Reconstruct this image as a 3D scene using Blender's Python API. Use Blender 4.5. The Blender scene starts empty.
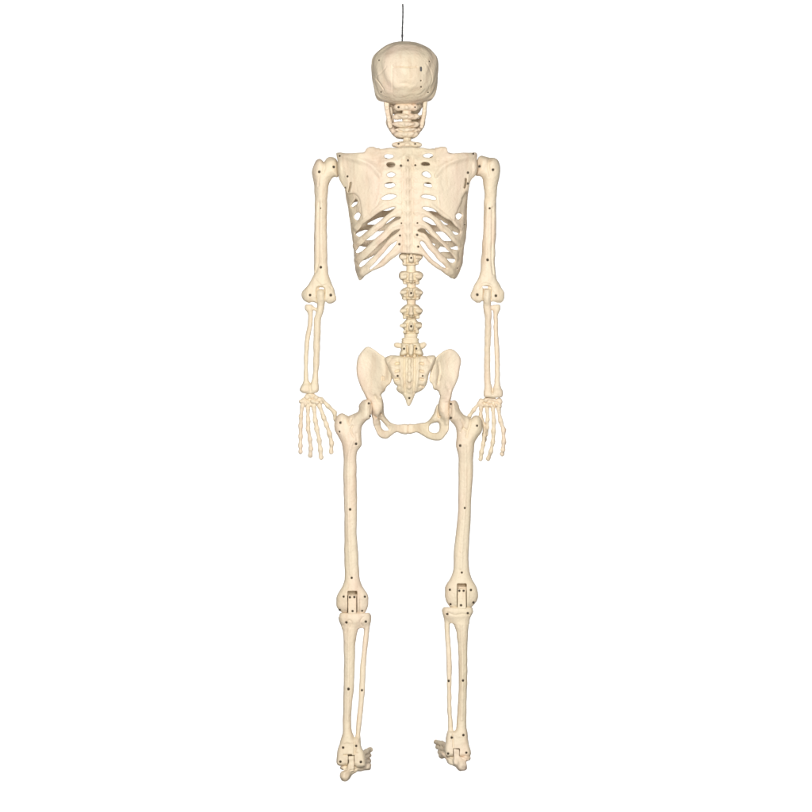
import bpy, math
import numpy as np
from mathutils import Vector

S = 0.002            # the bones are drawn in units of 2 mm
scene = bpy.context.scene

# ------------------------------------------------------------------ camera
cam_d = bpy.data.cameras.new('camera')
cam = bpy.data.objects.new('camera', cam_d)
scene.collection.objects.link(cam)
cam.location = (0, -26.0, 0.812)
cam.rotation_euler = (math.radians(90), 0, 0)
cam_d.sensor_width = 36
cam_d.lens = 36 * 26.0 / (812 * S)
cam_d.clip_start = 0.1
cam_d.clip_end = 60
scene.camera = cam

# ------------------------------------------------------------------ studio light
w = bpy.data.worlds.new('World'); scene.world = w; w.use_nodes = True
bg = w.node_tree.nodes['Background']
bg.inputs[0].default_value = (1.0, 0.97, 0.92, 1); bg.inputs[1].default_value = 0.22

def area(name, loc, target, size, size_y, power, col=(1, 1, 1)):
    d = bpy.data.lights.new(name, 'AREA'); d.shape = 'RECTANGLE'
    d.size = size; d.size_y = size_y; d.energy = power; d.color = col
    o = bpy.data.objects.new(name, d); scene.collection.objects.link(o)
    o.location = loc
    o.rotation_euler = (Vector(target) - Vector(loc)).to_track_quat('-Z', 'Y').to_euler()
    return o
area('softbox_light', (-0.55, -4.8, 1.85), (0, 0, 0.78), 0.6, 0.6, 163, (1, 0.985, 0.965))
area('softbox_light', (0.75, -4.9, 1.0), (0, 0, 0.70), 0.7, 0.9, 72, (1, 0.985, 0.97))
for sx in (-1, 1):
    area('backdrop_light', (sx * 2.4, 4.6, 0.9), (sx * 0.1, 7.0, 0.85), 0.5, 2.4, 74)

scene.view_settings.view_transform = 'Standard'
scene.view_settings.look = 'None'
scene.view_settings.exposure = 0.1
scene.view_settings.gamma = 1.0

# ------------------------------------------------------------------ materials
def nt(m):
    m.use_nodes = True; return m.node_tree, m.node_tree.nodes['Principled BSDF']

def bone_material(name, base, pink, yellow, rough=0.5):
    m = bpy.data.materials.new(name); t, b = nt(m); N = t.nodes; L = t.links
    tc = N.new('ShaderNodeTexCoord')
    n1 = N.new('ShaderNodeTexNoise'); n1.inputs['Scale'].default_value = 26; n1.inputs['Detail'].default_value = 3
    n2 = N.new('ShaderNodeTexNoise'); n2.inputs['Scale'].default_value = 11; n2.inputs['Detail'].default_value = 2
    mp = N.new('ShaderNodeMapping'); mp.inputs['Scale'].default_value = (1, 1, 0.35); mp.inputs['Location'].default_value = (3, 1, 2)
    L.new(tc.outputs['Object'], mp.inputs[0])
    L.new(mp.outputs[0], n1.inputs['Vector']); L.new(mp.outputs[0], n2.inputs['Vector'])
    r1 = N.new('ShaderNodeValToRGB'); r1.color_ramp.elements[0].position = 0.42; r1.color_ramp.elements[1].position = 0.72
    r2 = N.new('ShaderNodeValToRGB'); r2.color_ramp.elements[0].position = 0.40; r2.color_ramp.elements[1].position = 0.70
    L.new(n1.outputs['Fac'], r1.inputs[0]); L.new(n2.outputs['Fac'], r2.inputs[0])
    m1 = N.new('ShaderNodeMix'); m1.data_type = 'RGBA'; m1.inputs[6].default_value = (*base, 1); m1.inputs[7].default_value = (*pink, 1)
    m2 = N.new('ShaderNodeMix'); m2.data_type = 'RGBA'; m2.inputs[7].default_value = (*yellow, 1)
    L.new(r1.outputs[0], m1.inputs[0]); L.new(m1.outputs[2], m2.inputs[6]); L.new(r2.outputs[0], m2.inputs[0])
    mp2 = N.new('ShaderNodeMapping'); mp2.inputs['Scale'].default_value = (1, 1, 0.16); mp2.inputs['Location'].default_value = (9, 4, 7)
    n5 = N.new('ShaderNodeTexNoise'); n5.inputs['Scale'].default_value = 70; n5.inputs['Detail'].default_value = 6; n5.inputs['Roughness'].default_value = 0.6
    r5 = N.new('ShaderNodeMapRange'); r5.inputs[1].default_value = 0.50; r5.inputs[2].default_value = 0.78; r5.inputs[4].default_value = 0.72
    m3 = N.new('ShaderNodeMix'); m3.data_type = 'RGBA'; m3.inputs[7].default_value = (0.66, 0.49, 0.34, 1)
    L.new(tc.outputs['Object'], mp2.inputs[0]); L.new(mp2.outputs[0], n5.inputs['Vector']); L.new(n5.outputs['Fac'], r5.inputs[0])
    L.new(r5.outputs[0], m3.inputs[0]); L.new(m2.outputs[2], m3.inputs[6])
    n6 = N.new('ShaderNodeTexNoise'); n6.inputs['Scale'].default_value = 330; n6.inputs['Detail'].default_value = 3
    r6 = N.new('ShaderNodeMapRange'); r6.inputs[1].default_value = 0.60; r6.inputs[2].default_value = 0.80; r6.inputs[4].default_value = 0.5
    m4 = N.new('ShaderNodeMix'); m4.data_type = 'RGBA'; m4.inputs[7].default_value = (0.60, 0.45, 0.30, 1)
    L.new(tc.outputs['Object'], n6.inputs['Vector']); L.new(n6.outputs['Fac'], r6.inputs[0]); L.new(r6.outputs[0], m4.inputs[0]); L.new(m3.outputs[2], m4.inputs[6])
    L.new(m4.outputs[2], b.inputs['Base Color'])
    b.inputs['Roughness'].default_value = rough
    b.inputs['Specular IOR Level'].default_value = 0.3
    n3 = N.new('ShaderNodeTexNoise'); n3.inputs['Scale'].default_value = 170; n3.inputs['Detail'].default_value = 5
    n4 = N.new('ShaderNodeTexNoise'); n4.inputs['Scale'].default_value = 480; n4.inputs['Detail'].default_value = 2
    L.new(tc.outputs['Object'], n3.inputs['Vector']); L.new(tc.outputs['Object'], n4.inputs['Vector'])
    b1 = N.new('ShaderNodeBump'); b1.inputs['Strength'].default_value = 0.55; b1.inputs['Distance'].default_value = 0.0026
    b2 = N.new('ShaderNodeBump'); b2.inputs['Strength'].default_value = 0.35; b2.inputs['Distance'].default_value = 0.0006
    L.new(n3.outputs['Fac'], b1.inputs['Height']); L.new(n4.outputs['Fac'], b2.inputs['Height'])
    L.new(b1.outputs[0], b2.inputs['Normal']); L.new(b2.outputs[0], b.inputs['Normal'])
    return m

BONE = bone_material('bone_plastic', (0.81, 0.70, 0.535), (0.80, 0.635, 0.50), (0.77, 0.665, 0.475))

def metal(name, col, rough, met=1.0):
    m = bpy.data.materials.new(name); t, b = nt(m)
    n = t.nodes.new('ShaderNodeTexNoise'); n.inputs['Scale'].default_value = 700
    r = t.nodes.new('ShaderNodeValToRGB')
    r.color_ramp.elements[0].color = (*[c * 0.6 for c in col], 1); r.color_ramp.elements[1].color = (*[c * 1.4 for c in col], 1)
    tc = t.nodes.new('ShaderNodeTexCoord'); t.links.new(tc.outputs['Object'], n.inputs['Vector'])
    t.links.new(n.outputs['Fac'], r.inputs[0]); t.links.new(r.outputs[0], b.inputs['Base Color'])
    b.inputs['Roughness'].default_value = rough; b.inputs['Metallic'].default_value = met
    return m
SCREW = metal('dark_screw', (0.045, 0.030, 0.014), 0.55, 0.3)
WIRE = metal('black_wire', (0.022, 0.022, 0.024), 0.5, 0.2)
PAPER = bpy.data.materials.new('white_paper'); t_, b_ = nt(PAPER)
n_ = t_.nodes.new('ShaderNodeTexNoise'); n_.inputs['Scale'].default_value = 3
r_ = t_.nodes.new('ShaderNodeValToRGB'); r_.color_ramp.elements[0].color = (0.9, 0.9, 0.9, 1); r_.color_ramp.elements[1].color = (0.93, 0.93, 0.93, 1)
t_.links.new(n_.outputs['Fac'], r_.inputs[0]); t_.links.new(r_.outputs[0], b_.inputs['Base Color']); b_.inputs['Roughness'].default_value = 0.9
b_.inputs['Specular IOR Level'].default_value = 0.1

# ------------------------------------------------------------------ volume modelling toolkit
def smin(a, b, k):
    if k <= 0: return np.minimum(a, b)
    h = np.maximum(k - np.abs(a - b), 0) / k
    return np.minimum(a, b) - h * h * k * 0.25
def smax(a, b, k): return -smin(-a, -b, k)

def crom(pts, n=4, closed=False):
    P = np.array(pts, float); m = len(P); out = []
    rng = range(m) if closed else range(m - 1)
    for i in rng:
        if closed: p0, p1, p2, p3 = P[i - 1], P[i], P[(i + 1) % m], P[(i + 2) % m]
        else: p0, p1, p2, p3 = P[max(i - 1, 0)], P[i], P[i + 1], P[min(i + 2, m - 1)]
        for j in range(n):
            t = j / n
            out.append(0.5 * ((2 * p1) + (p2 - p0) * t + (2 * p0 - 5 * p1 + 4 * p2 - p3) * t * t + (3 * p1 - p0 - 3 * p2 + p3) * t ** 3))
    if not closed: out.append(P[-1])
    return np.array(out)

def pchip(x, xs, ys):
    xs = np.array(xs, float); ys = np.array(ys, float)
    h = np.diff(xs); d = np.diff(ys) / h
    m = np.zeros(len(xs)); m[0] = d[0]; m[-1] = d[-1]
    for i in range(1, len(xs) - 1):
        m[i] = 0 if d[i - 1] * d[i] <= 0 else 2 * d[i - 1] * d[i] / (d[i - 1] + d[i])
    x = np.clip(x, xs[0], xs[-1]); i = np.clip(np.searchsorted(xs, x) - 1, 0, len(xs) - 2)
    t = (x - xs[i]) / h[i]
    return ((2 * t ** 3 - 3 * t ** 2 + 1) * ys[i] + (t ** 3 - 2 * t ** 2 + t) * h[i] * m[i]
            + (-2 * t ** 3 + 3 * t ** 2) * ys[i + 1] + (t ** 3 - t ** 2) * h[i] * m[i + 1])

def poly_sd(X, V, P):
    """signed distance to a polygon, negative inside"""
    P = np.array(P, float); n = len(P)
    d = np.full(np.broadcast(X, V).shape, 1e9); inside = np.zeros(d.shape, bool)
    for i in range(n):
        a = P[i]; b = P[(i + 1) % n]; e = b - a; L2 = e @ e + 1e-12
        wx = X - a[0]; wv = V - a[1]
        t = np.clip((wx * e[0] + wv * e[1]) / L2, 0, 1)
        d = np.minimum(d, (wx - e[0] * t) ** 2 + (wv - e[1] * t) ** 2)
        if abs(e[1]) > 1e-12:
            c = ((a[1] > V) != (b[1] > V)) & (X < (b[0] - a[0]) * (V - a[1]) / (b[1] - a[1]) + a[0])
            inside ^= c
    d = np.sqrt(d); return np.where(inside, -d, d)

def line_d(X, V, P):
    P = np.array(P, float); d = np.full(np.broadcast(X, V).shape, 1e9)
    for a, b in zip(P[:-1], P[1:]):
        e = b - a; L2 = e @ e + 1e-12
        t = np.clip(((X - a[0]) * e[0] + (V - a[1]) * e[1]) / L2, 0, 1)
        d = np.minimum(d, (X - a[0] - e[0] * t) ** 2 + (V - a[1] - e[1] * t) ** 2)
    return np.sqrt(d)

class Vol:
    def __init__(s, x0, x1, y0, y1, v0, v1, h=0.5):
        s.h = h; s.o = (x0, y0, v0)
        s.x = np.arange(x0, x1 + h, h, dtype=np.float32); s.y = np.arange(y0, y1 + h, h, dtype=np.float32)
        s.v = np.arange(v0, v1 + h, h, dtype=np.float32)
        s.F = np.full((len(s.x), len(s.y), len(s.v)), 12.0, np.float32)
        s.screws = []
    def sub(s, bx, by, bv):
        def r(a, lo, hi):
            i = int(np.searchsorted(a, lo)); j = int(np.searchsorted(a, hi)); return slice(max(i, 0), max(min(j, len(a)), 0))
        sl = (r(s.x, *bx), r(s.y, *by), r(s.v, *bv))
        return sl, s.x[sl[0]][:, None, None], s.y[sl[1]][None, :, None], s.v[sl[2]][None, None, :]
    def put(s, sl, f, k, mode):
        if mode == 'add': s.F[sl] = smin(s.F[sl], f.astype(np.float32), k)
        else: s.F[sl] = smax(s.F[sl], -f.astype(np.float32), k)
    def tube(s, pts, k=1.0, mode='add', smooth=0, flat=1.0):
        P = np.array(pts, float)
        if smooth: P = crom(P, smooth)
        for a, b in zip(P[:-1], P[1:]):
            r = max(a[3], b[3]) + k + 1.5
            sl, X, Y, V = s.sub((min(a[0], b[0]) - r, max(a[0], b[0]) + r), (min(a[1], b[1]) - r, max(a[1], b[1]) + r), (min(a[2], b[2]) - r, max(a[2], b[2]) + r))
            e = b[:3] - a[:3]; L2 = e @ e + 1e-9
            t = np.clip(((X - a[0]) * e[0] + (Y - a[1]) * e[1] + (V - a[2]) * e[2]) / L2, 0, 1)
            d = np.sqrt((X - a[0] - e[0] * t) ** 2 + ((Y - a[1] - e[1] * t) / flat) ** 2 + (V - a[2] - e[2] * t) ** 2)
            s.put(sl, d - (a[3] + (b[3] - a[3]) * t), k, mode)
    def ell(s, c, r, k=1.0, ang=0, mode='add'):
        R = max(r[0], r[2]) + k + 1.5
        sl, X, Y, V = s.sub((c[0] - R, c[0] + R), (c[1] - r[1] - k - 1.5, c[1] + r[1] + k + 1.5), (c[2] - R, c[2] + R))
        ca, sa = math.cos(ang), math.sin(ang)
        dx = X - c[0]; dv = V - c[2]
        a = (dx * ca + dv * sa) / r[0]; b = (-dx * sa + dv * ca) / r[2]; y = (Y - c[1]) / r[1]
        s.put(sl, (np.sqrt(a * a + b * b + y * y) - 1) * min(r), k, mode)
    def box(s, c, hf, r=0.5, k=0.5, ang=0, mode='add'):
        R = math.hypot(hf[0], hf[2]) + k + 1.5
        sl, X, Y, V = s.sub((c[0] - R, c[0] + R), (c[1] - hf[1] - k - 1.5, c[1] + hf[1] + k + 1.5), (c[2] - R, c[2] + R))
        ca, sa = math.cos(ang), math.sin(ang); dx = X - c[0]; dv = V - c[2]
        a = np.abs(dx * ca + dv * sa) - hf[0] + r; b = np.abs(-dx * sa + dv * ca) - hf[2] + r; y = np.abs(Y - c[1]) - hf[1] + r
        f = np.sqrt(np.maximum(a, 0) ** 2 + np.maximum(b, 0) ** 2 + np.maximum(y, 0) ** 2) + np.minimum(np.maximum(a, np.maximum(b, y)), 0) - r
        s.put(sl, f, k, mode)
    def loft(s, rows, k=1.0, n=2.2, mode='add'):
        """rows: v, x left, x right, half depth, y centre"""
        R = np.array(rows, float)
        ym = (R[:, 4] - R[:, 3]).min() - 2; yM = (R[:, 4] + R[:, 3]).max() + 2
        sl, X, Y, V = s.sub((R[:, 1].min() - 3, R[:, 2].max() + 3), (ym, yM), (R[0, 0] - 3, R[-1, 0] + 3))
        v = V.ravel(); g = lambda c: pchip(v, R[:, 0], R[:, c])[None, None, :]
        xl, xr, hd, yc = g(1), g(2), g(3), g(4); hw = np.maximum((xr - xl) / 2, 0.05); xc = (xl + xr) / 2
        rho = (np.abs((X - xc) / hw) ** n + np.abs((Y - yc) / hd) ** n) ** (1 / n)
        f = (rho - 1) * np.minimum(hw, hd)
        f = np.maximum(f, np.maximum(R[0, 0] - V, V - R[-1, 0]))
        s.put(sl, f, k, mode)
    def inflate(s, poly, R, T, yc, k=1.0, mode='add', smooth=3, holes=(), yr=None):
        """rounded slab with the given outline; T, yc may be functions of (x, v)"""
        P = crom(poly, smooth, True) if smooth else np.array(poly, float)
        yr = yr or (-60, 60)
        sl, X, Y, V = s.sub((P[:, 0].min() - 3, P[:, 0].max() + 3), yr, (P[:, 1].min() - 3, P[:, 1].max() + 3))
        X2 = X[:, 0, :]; V2 = V[:, 0, :]
        d = poly_sd(X2, V2, P)
        for h in holes: d = np.maximum(d, -poly_sd(X2, V2, crom(h, 3, True)))
        Tm = T(X2, V2) if callable(T) else T
        Ym = yc(X2, V2) if callable(yc) else yc
        Tm = np.broadcast_to(Tm, d.shape)[:, None, :]; Ym = np.broadcast_to(Ym, d.shape)[:, None, :]
        q = np.maximum(R + d, 0)[:, None, :]
        f = np.sqrt(q * q + ((Y - Ym) * R / Tm) ** 2) - R
        s.put(sl, f, k, mode)
    def relief(s, line, wd, amp, yr=(-80, 80), smooth=4):
        """raise (amp>0) or sink (amp<0) the surface along a line seen from behind"""
        P = crom(line, smooth) if smooth else np.array(line, float)
        m = wd * 2.6
        if amp < 0: amp *= 1.4
        sl, X, Y, V = s.sub((P[:, 0].min() - m, P[:, 0].max() + m), yr, (P[:, 1].min() - m, P[:, 1].max() + m))
        d = line_d(X[:, 0, :], V[:, 0, :], P)
        s.F[sl] -= (amp * np.exp(-(d / wd) ** 2))[:, None, :].astype(np.float32)
    def lumps(s, amp, wl, seed=0):
        r = np.random.RandomState(seed)
        for i in range(6):
            w_ = wl * (0.7 + 0.9 * r.rand()); k = r.randn(3); k *= 2 * math.pi / w_ / np.linalg.norm(k); p = r.rand() * 6.28
            e = (np.exp(1j * (k[0] * s.x + p)).astype(np.complex64)[:, None, None] * np.exp(1j * k[1] * s.y).astype(np.complex64)[None, :, None]) * np.exp(1j * k[2] * s.v).astype(np.complex64)[None, None, :]
            s.F += np.float32(amp * 0.5) * e.real
    def at(s, x, v):
        i = int(round((x - s.o[0]) / s.h)); j = int(round((v - s.o[2]) / s.h))
        c = s.F[i, :, j]; n = np.nonzero(c < 0)[0]
        return None if len(n) == 0 else float(s.y[n[0]])
    def screw(s, x, v, r=1.0):
        y = s.at(x, v)
        if y is None: print('no surface for screw', x, v); return
        s.tube([(x, y - 4, v, r + 0.35), (x, y + 0.9, v, r + 0.2)], k=0.3, mode='cut')
        s.screws.append((x, y + 1.0, v, r))
    def mesh(s, name, parent, mat=None, lump=0.18, wl=9, seed=1, smooth=1, label=None):
        if lump: s.lumps(lump, wl, seed)
        F = s.F
        F[0] = F[-1] = 3; F[:, 0] = F[:, -1] = 3; F[:, :, 0] = F[:, :, -1] = 3
        ins = F < 0
        c = np.zeros(tuple(n - 1 for n in F.shape), np.uint8)
        for a in (0, 1):
            for b in (0, 1):
                for d in (0, 1):
                    c += ins[a:F.shape[0] - 1 + a, b:F.shape[1] - 1 + b, d:F.shape[2] - 1 + d]
        I, J, K = np.nonzero((c > 0) & (c < 8))
        idx = np.full(c.shape, -1, np.int32); idx[I, J, K] = np.arange(len(I))
        acc = np.zeros((len(I), 3)); cnt = np.zeros(len(I))
        base = np.stack([I, J, K], 1)
        cor = [(a, b, d) for a in (0, 1) for b in (0, 1) for d in (0, 1)]
        val = {q: F[I + q[0], J + q[1], K + q[2]] for q in cor}
        for q in cor:
            for ax in range(3):
                if q[ax]: continue
                p = list(q); p[ax] = 1; p = tuple(p)
                a, b = val[q], val[p]; m = (a < 0) != (b < 0)
                t = np.where(m, a / np.where(m, a - b, 1), 0)
                pos = np.array(q)[None, :].repeat(len(I), 0).astype(float); pos[:, ax] = t
                acc[m] += pos[m]; cnt[m] += 1
        P = base + acc / cnt[:, None]
        quads = []
        for ax in range(3):
            sa = [slice(None)] * 3; sb = [slice(None)] * 3; sa[ax] = slice(0, -1); sb[ax] = slice(1, None)
            A = ins[tuple(sa)]; B = ins[tuple(sb)]
            e = np.argwhere(A != B); fl = A[e[:, 0], e[:, 1], e[:, 2]]
            o1, o2 = (ax + 1) % 3, (ax + 2) % 3
            ok = (e[:, o1] > 0) & (e[:, o2] > 0) & (e[:, o1] < F.shape[o1] - 1) & (e[:, o2] < F.shape[o2] - 1)
            e = e[ok]; fl = fl[ok]
            def id_(d1, d2):
                q = e.copy(); q[:, o1] -= d1; q[:, o2] -= d2; return idx[q[:, 0], q[:, 1], q[:, 2]]
            Q = np.stack([id_(0, 0), id_(1, 0), id_(1, 1), id_(0, 1)], 1)
            Q[~fl] = Q[~fl][:, ::-1]
            quads.append(Q)
        Q = np.concatenate(quads)
        for _ in range(smooth):
            sm = np.zeros_like(P); ct = np.zeros(len(P))
            for a, b in ((0, 1), (1, 2), (2, 3), (3, 0)):
                for u_, v_ in ((a, b), (b, a)):
                    for ax in range(3): sm[:, ax] += np.bincount(Q[:, u_], P[Q[:, v_], ax], len(P))
                    ct += np.bincount(Q[:, u_], minlength=len(P))
            P = P * 0.5 + 0.5 * sm / ct[:, None]
        W = np.stack([(s.o[0] + P[:, 0] * s.h - 406) * S, (s.o[1] + P[:, 1] * s.h) * S, (812 - s.o[2] - P[:, 2] * s.h) * S], 1)
        me = bpy.data.meshes.new(name)
        me.vertices.add(len(W)); me.vertices.foreach_set('co', W.astype(np.float32).ravel())
        me.loops.add(len(Q) * 4); me.polygons.add(len(Q))
        me.loops.foreach_set('vertex_index', Q.astype(np.int32).ravel())
        me.polygons.foreach_set('loop_start', np.arange(0, len(Q) * 4, 4, dtype=np.int32))
        me.polygons.foreach_set('loop_total', np.full(len(Q), 4, np.int32))
        me.polygons.foreach_set('use_smooth', np.ones(len(Q), bool))
        me.update(calc_edges=True); me.validate()
        me.materials.append(mat or BONE)
        o = bpy.data.objects.new(name, me); scene.collection.objects.link(o); o.parent = parent
        if label: o['label'] = label
        for (x, y, v, r) in s.screws: add_screw(o, x, y, v, r)
        return o

def mesh_obj(name, verts, faces, mat, parent=None, smooth=False):
    me = bpy.data.meshes.new(name); me.from_pydata(verts, [], faces); me.update()
    if smooth:
        for p in me.polygons: p.use_smooth = True
    me.materials.append(mat)
    o = bpy.data.objects.new(name, me); scene.collection.objects.link(o)
    if parent: o.parent = parent
    return o

_scr = None
def add_screw(parent, x, y, v, r):
    """small pan head with a sunken cross, axis towards the back of the figure (-Y)"""
    global _scr
    if _scr is None:
        n = 16; prof = [(1.0, 1.2), (1.0, 0.25), (0.8, 0.05), (0.38, 0.0), (0.30, 0.45), (0.0, 0.5)]
        vs = []; fs = []
        for rr, yy in prof:
            for i in range(n):
                a = 2 * math.pi * i / n
                q = rr * (1.0 if rr > 0.5 else (1.25 if i % 4 == 0 else 0.7))
                vs.append((q * math.cos(a), yy, q * math.sin(a)))
        for j in range(len(prof) - 1):
            for i in range(n):
                fs.append((j * n + i, j * n + (i + 1) % n, (j + 1) * n + (i + 1) % n, (j + 1) * n + i))
        fs.append(tuple(range(n))[::-1])
        me = bpy.data.meshes.new('screw'); me.from_pydata(vs, [], fs); me.update(); me.materials.append(SCREW); _scr = me
    o = bpy.data.objects.new('screw', _scr); scene.collection.objects.link(o)
    o.location = ((x - 406) * S, y * S, (812 - v) * S); o.scale = (r * S,) * 3
    o.rotation_euler = (0, (x * 7 + v * 3) % 1.5, 0)
    o.parent = parent

# ------------------------------------------------------------------ setting: white studio paper
def backdrop():
    y = 7.0; t = 0.02; hw = 2.7
    prof = [(y, 3.0), (y, -0.6)] + [(y - 0.6 + 0.6 * math.cos(a), -0.6 - 0.6 * math.sin(a)) for a in np.linspace(0.15, math.pi / 2, 8)] + [(5.2, -1.2)]
    n = len(prof); vs = []; fs = []
    for dy, dz in ((0, 0), (t, -t)):
        for sx in (-hw, hw):
            for (a, b) in prof: vs.append((sx, a + dy, b + dz))
    for i in range(n - 1):
        fs.append((i, i + 1, n + i + 1, n + i)); fs.append((2 * n + i, 3 * n + i, 3 * n + i + 1, 2 * n + i + 1))
        fs.append((i, 2 * n + i, 2 * n + i + 1, i + 1)); fs.append((n + i, n + i + 1, 3 * n + i + 1, 3 * n + i))
    fs.append((0, n, 3 * n, 2 * n)); fs.append((n - 1, 3 * n - 1, 4 * n - 1, 2 * n - 1))
    o = mesh_obj('backdrop', vs, fs, PAPER); o['kind'] = 'structure'
    o['label'] = 'seamless pure white studio backdrop behind the skeleton'
backdrop()

# ------------------------------------------------------------------ the skeleton
root = bpy.data.objects.new('skeleton', None); scene.collection.objects.link(root)
root['label'] = 'life-size cream plastic skeleton hanging upright, seen from behind'
root['category'] = 'skeleton'
#ROOTEND

# ---- skull
def skull():
    s = Vol(364, 446, -48, 60, 38, 122, 0.5)
    rows = [(41.2, 401, 408, 4, 2), (41.7, 397, 412.5, 10, 2), (42.5, 393, 416, 14.5, 1.5), (43.7, 389.8, 419.6, 19, 1), (45, 386.8, 423, 23, 0.5), (47, 383.4, 427, 27, 0), (49, 380.7, 430, 30.5, 0), (51, 378.4, 432.2, 33.2, 0), (53.5, 375.9, 434.6, 35.8, 0), (56, 374, 436.4, 38, 0),
            (60, 372.2, 437.8, 40, 0), (66, 371.5, 438.3, 41.6, 0), (72.5, 371.9, 438, 42, 0), (80, 372.4, 437.6, 41, 0), (86, 373.5, 436.9, 38.5, 0), (93, 374.8, 435.2, 34, 1),
            (97, 376.8, 432.8, 30, 2), (100, 379.6, 429.4, 26, 3), (102.4, 385, 424, 22, 5), (104.3, 393, 417, 17, 7), (105.8, 402, 410, 8, 8)]
    s.loft(rows, n=2.08)
    # mastoid bulges, brow, cheek bones and upper jaw
    for x, q in ((380.6, -1), (429.4, 1)):
        s.ell((x, 2, 95.0), (3.6, 9, 4.8), k=4, ang=-0.25 * q)
        s.tube([(x + 3 * -q, 8, 92, 2.4), (x + 2 * -q, 26, 91, 2.2), (x + 6 * -q, 38, 91, 3.2)], k=2)
    s.ell((405, 34, 92), (15, 14, 13), k=4)
    s.ell((405, 40, 104), (12, 8, 5), k=3)
    for q in (-1, 1): s.ell((405 + q * 13.5, 46, 78), (8, 10, 7.5), k=1.5, mode='cut')
    s.tube([(405, 52, 86, 2.6), (405, 52, 92, 4)], k=1, mode='cut')
    s.tube([(391, 20, 104, 3.6), (395, 34, 109, 4), (405, 42, 110.5, 4), (415, 34, 109, 4), (419, 20, 104, 3.6)], k=3, smooth=3)
    for i in range(-4, 5): s.tube([(405 + i * 2.4, 47 - 0.28 * i * i, 106, 1.2), (405 + i * 2.4, 47 - 0.28 * i * i, 118, 1.0)], k=0.4)
    # moulded lines of the skull cap
    yr = (-60, 0)
    s.relief([(393.5, 68.2), (402, 67.9), (409, 68.5), (417, 68.0)], 0.6, -0.75, yr)
    s.relief([(392.6, 66), (392.4, 80), (392.8, 96)], 0.55, -0.5, yr)
    s.relief([(386.5, 67.5), (382, 73), (376.5, 78), (380, 84), (384, 90)], 0.55, -0.4, yr)
    s.relief([(374, 77), (378, 81.5), (383.6, 89.5)], 0.45, -0.28, yr)
    s.relief([(426, 64), (430.5, 72), (432, 80), (429, 88)], 0.7, -0.3, yr)
    s.relief([(402, 84.5), (407, 84), (410, 86), (414, 85)], 1.4, -0.3, yr)
    s.relief([(397, 88), (403, 87), (410, 88.5)], 2.2, 0.35, yr)
    s.relief([(385, 97), (393, 100), (403, 98), (412, 96), (420, 95), (425, 90)], 0.9, -0.35, yr)
    s.relief([(388, 101), (398, 102.5), (410, 102), (420, 99.5)], 1.2, 0.45, yr)
    s.relief([(384, 54), (395, 49), (412, 48.5), (426, 54)], 3.0, -0.35, yr)
    s.relief([(405, 95), (405.5, 103)], 1.4, 0.4, yr)
    for x, v in ((379, 60.9), (429.2, 62.1), (381, 92.5), (428, 92.7), (420.9, 81.6), (421.2, 87.8)): s.screw(x, v, 0.75)
    y = s.at(421, 70)
    s.box((421, y, 70), (0.8, 3.5, 2.1), r=0.2, k=0.2, mode='cut')
    o = s.mesh('skull', root, lump=0.34, wl=12, seed=3)
    # black battery catch inside the slot
    c = Vector(((421 - 406) * S, (y + 2.2) * S, (812 - 70) * S)); hx, hy, hz = 0.72 * S, 1.2 * S, 2.1 * S
    vs = [(c.x + a * hx, c.y + b * hy, c.z + d * hz) for a in (-1, 1) for b in (-1, 1) for d in (-1, 1)]
    mesh_obj('catch', vs, [(0, 1, 3, 2), (4, 6, 7, 5), (0, 4, 5, 1), (2, 3, 7, 6), (0, 2, 6, 4), (1, 5, 7, 3)], WIRE, o)

    j = Vol(380, 430, -6, 54, 94, 144, 0.4)
    P = [(386, 4, 99, 2.6), (387, 5, 108, 2.4), (388.6, 7, 117, 2.4), (390.2, 9, 126, 2.8)]
    j.tube(P, k=1, smooth=3, flat=3.0)
    P = [(425.3, 4, 99, 2.4), (424.6, 5, 108, 2.0), (423.4, 7, 117, 2.2), (421.4, 9, 126, 2.8)]
    j.tube(P, k=1, smooth=3, flat=3.0)
    j.tube([(407, 41, 121.4, 2.4), (413, 37, 121, 2.3), (419, 24, 120.6, 2.3), (422, 12, 120, 2.2)], k=1.5, smooth=3)
    j.tube([(390.6, 13, 108, 1.8), (391.4, 14, 118, 2.2), (392.6, 16, 128, 3)], k=1.5); j.tube([(421, 14, 116, 1.6), (419.6, 16, 128, 3)], k=1.5)
    for vv, rr in ((125.4, 2.2), (128, 2.6), (131.5, 2.6), (135, 2.8)):
        e = (vv - 128) * 0.85
        j.tube([(389.6 + e * 0.7, 10, vv - 3.5, rr), (393.5 + e * 0.6, 26, vv - 1, rr), (399.5, 38, vv, rr), (405.5, 41, vv, rr), (411.5, 38, vv, rr), (417.5 - e * 0.6, 26, vv - 1, rr), (421.4 - e * 0.7, 10, vv - 3.5, rr)], k=2, smooth=3)
    for i in range(-5, 6): j.tube([(405.5 + i * 2.1, 41 - 0.3 * i * i, 126, 1.1), (405.5 + i * 2.1, 41 - 0.3 * i * i, 122, 1.0)], k=0.5)
    j.mesh('jaw', root, lump=0.15, seed=5)
skull()

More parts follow.
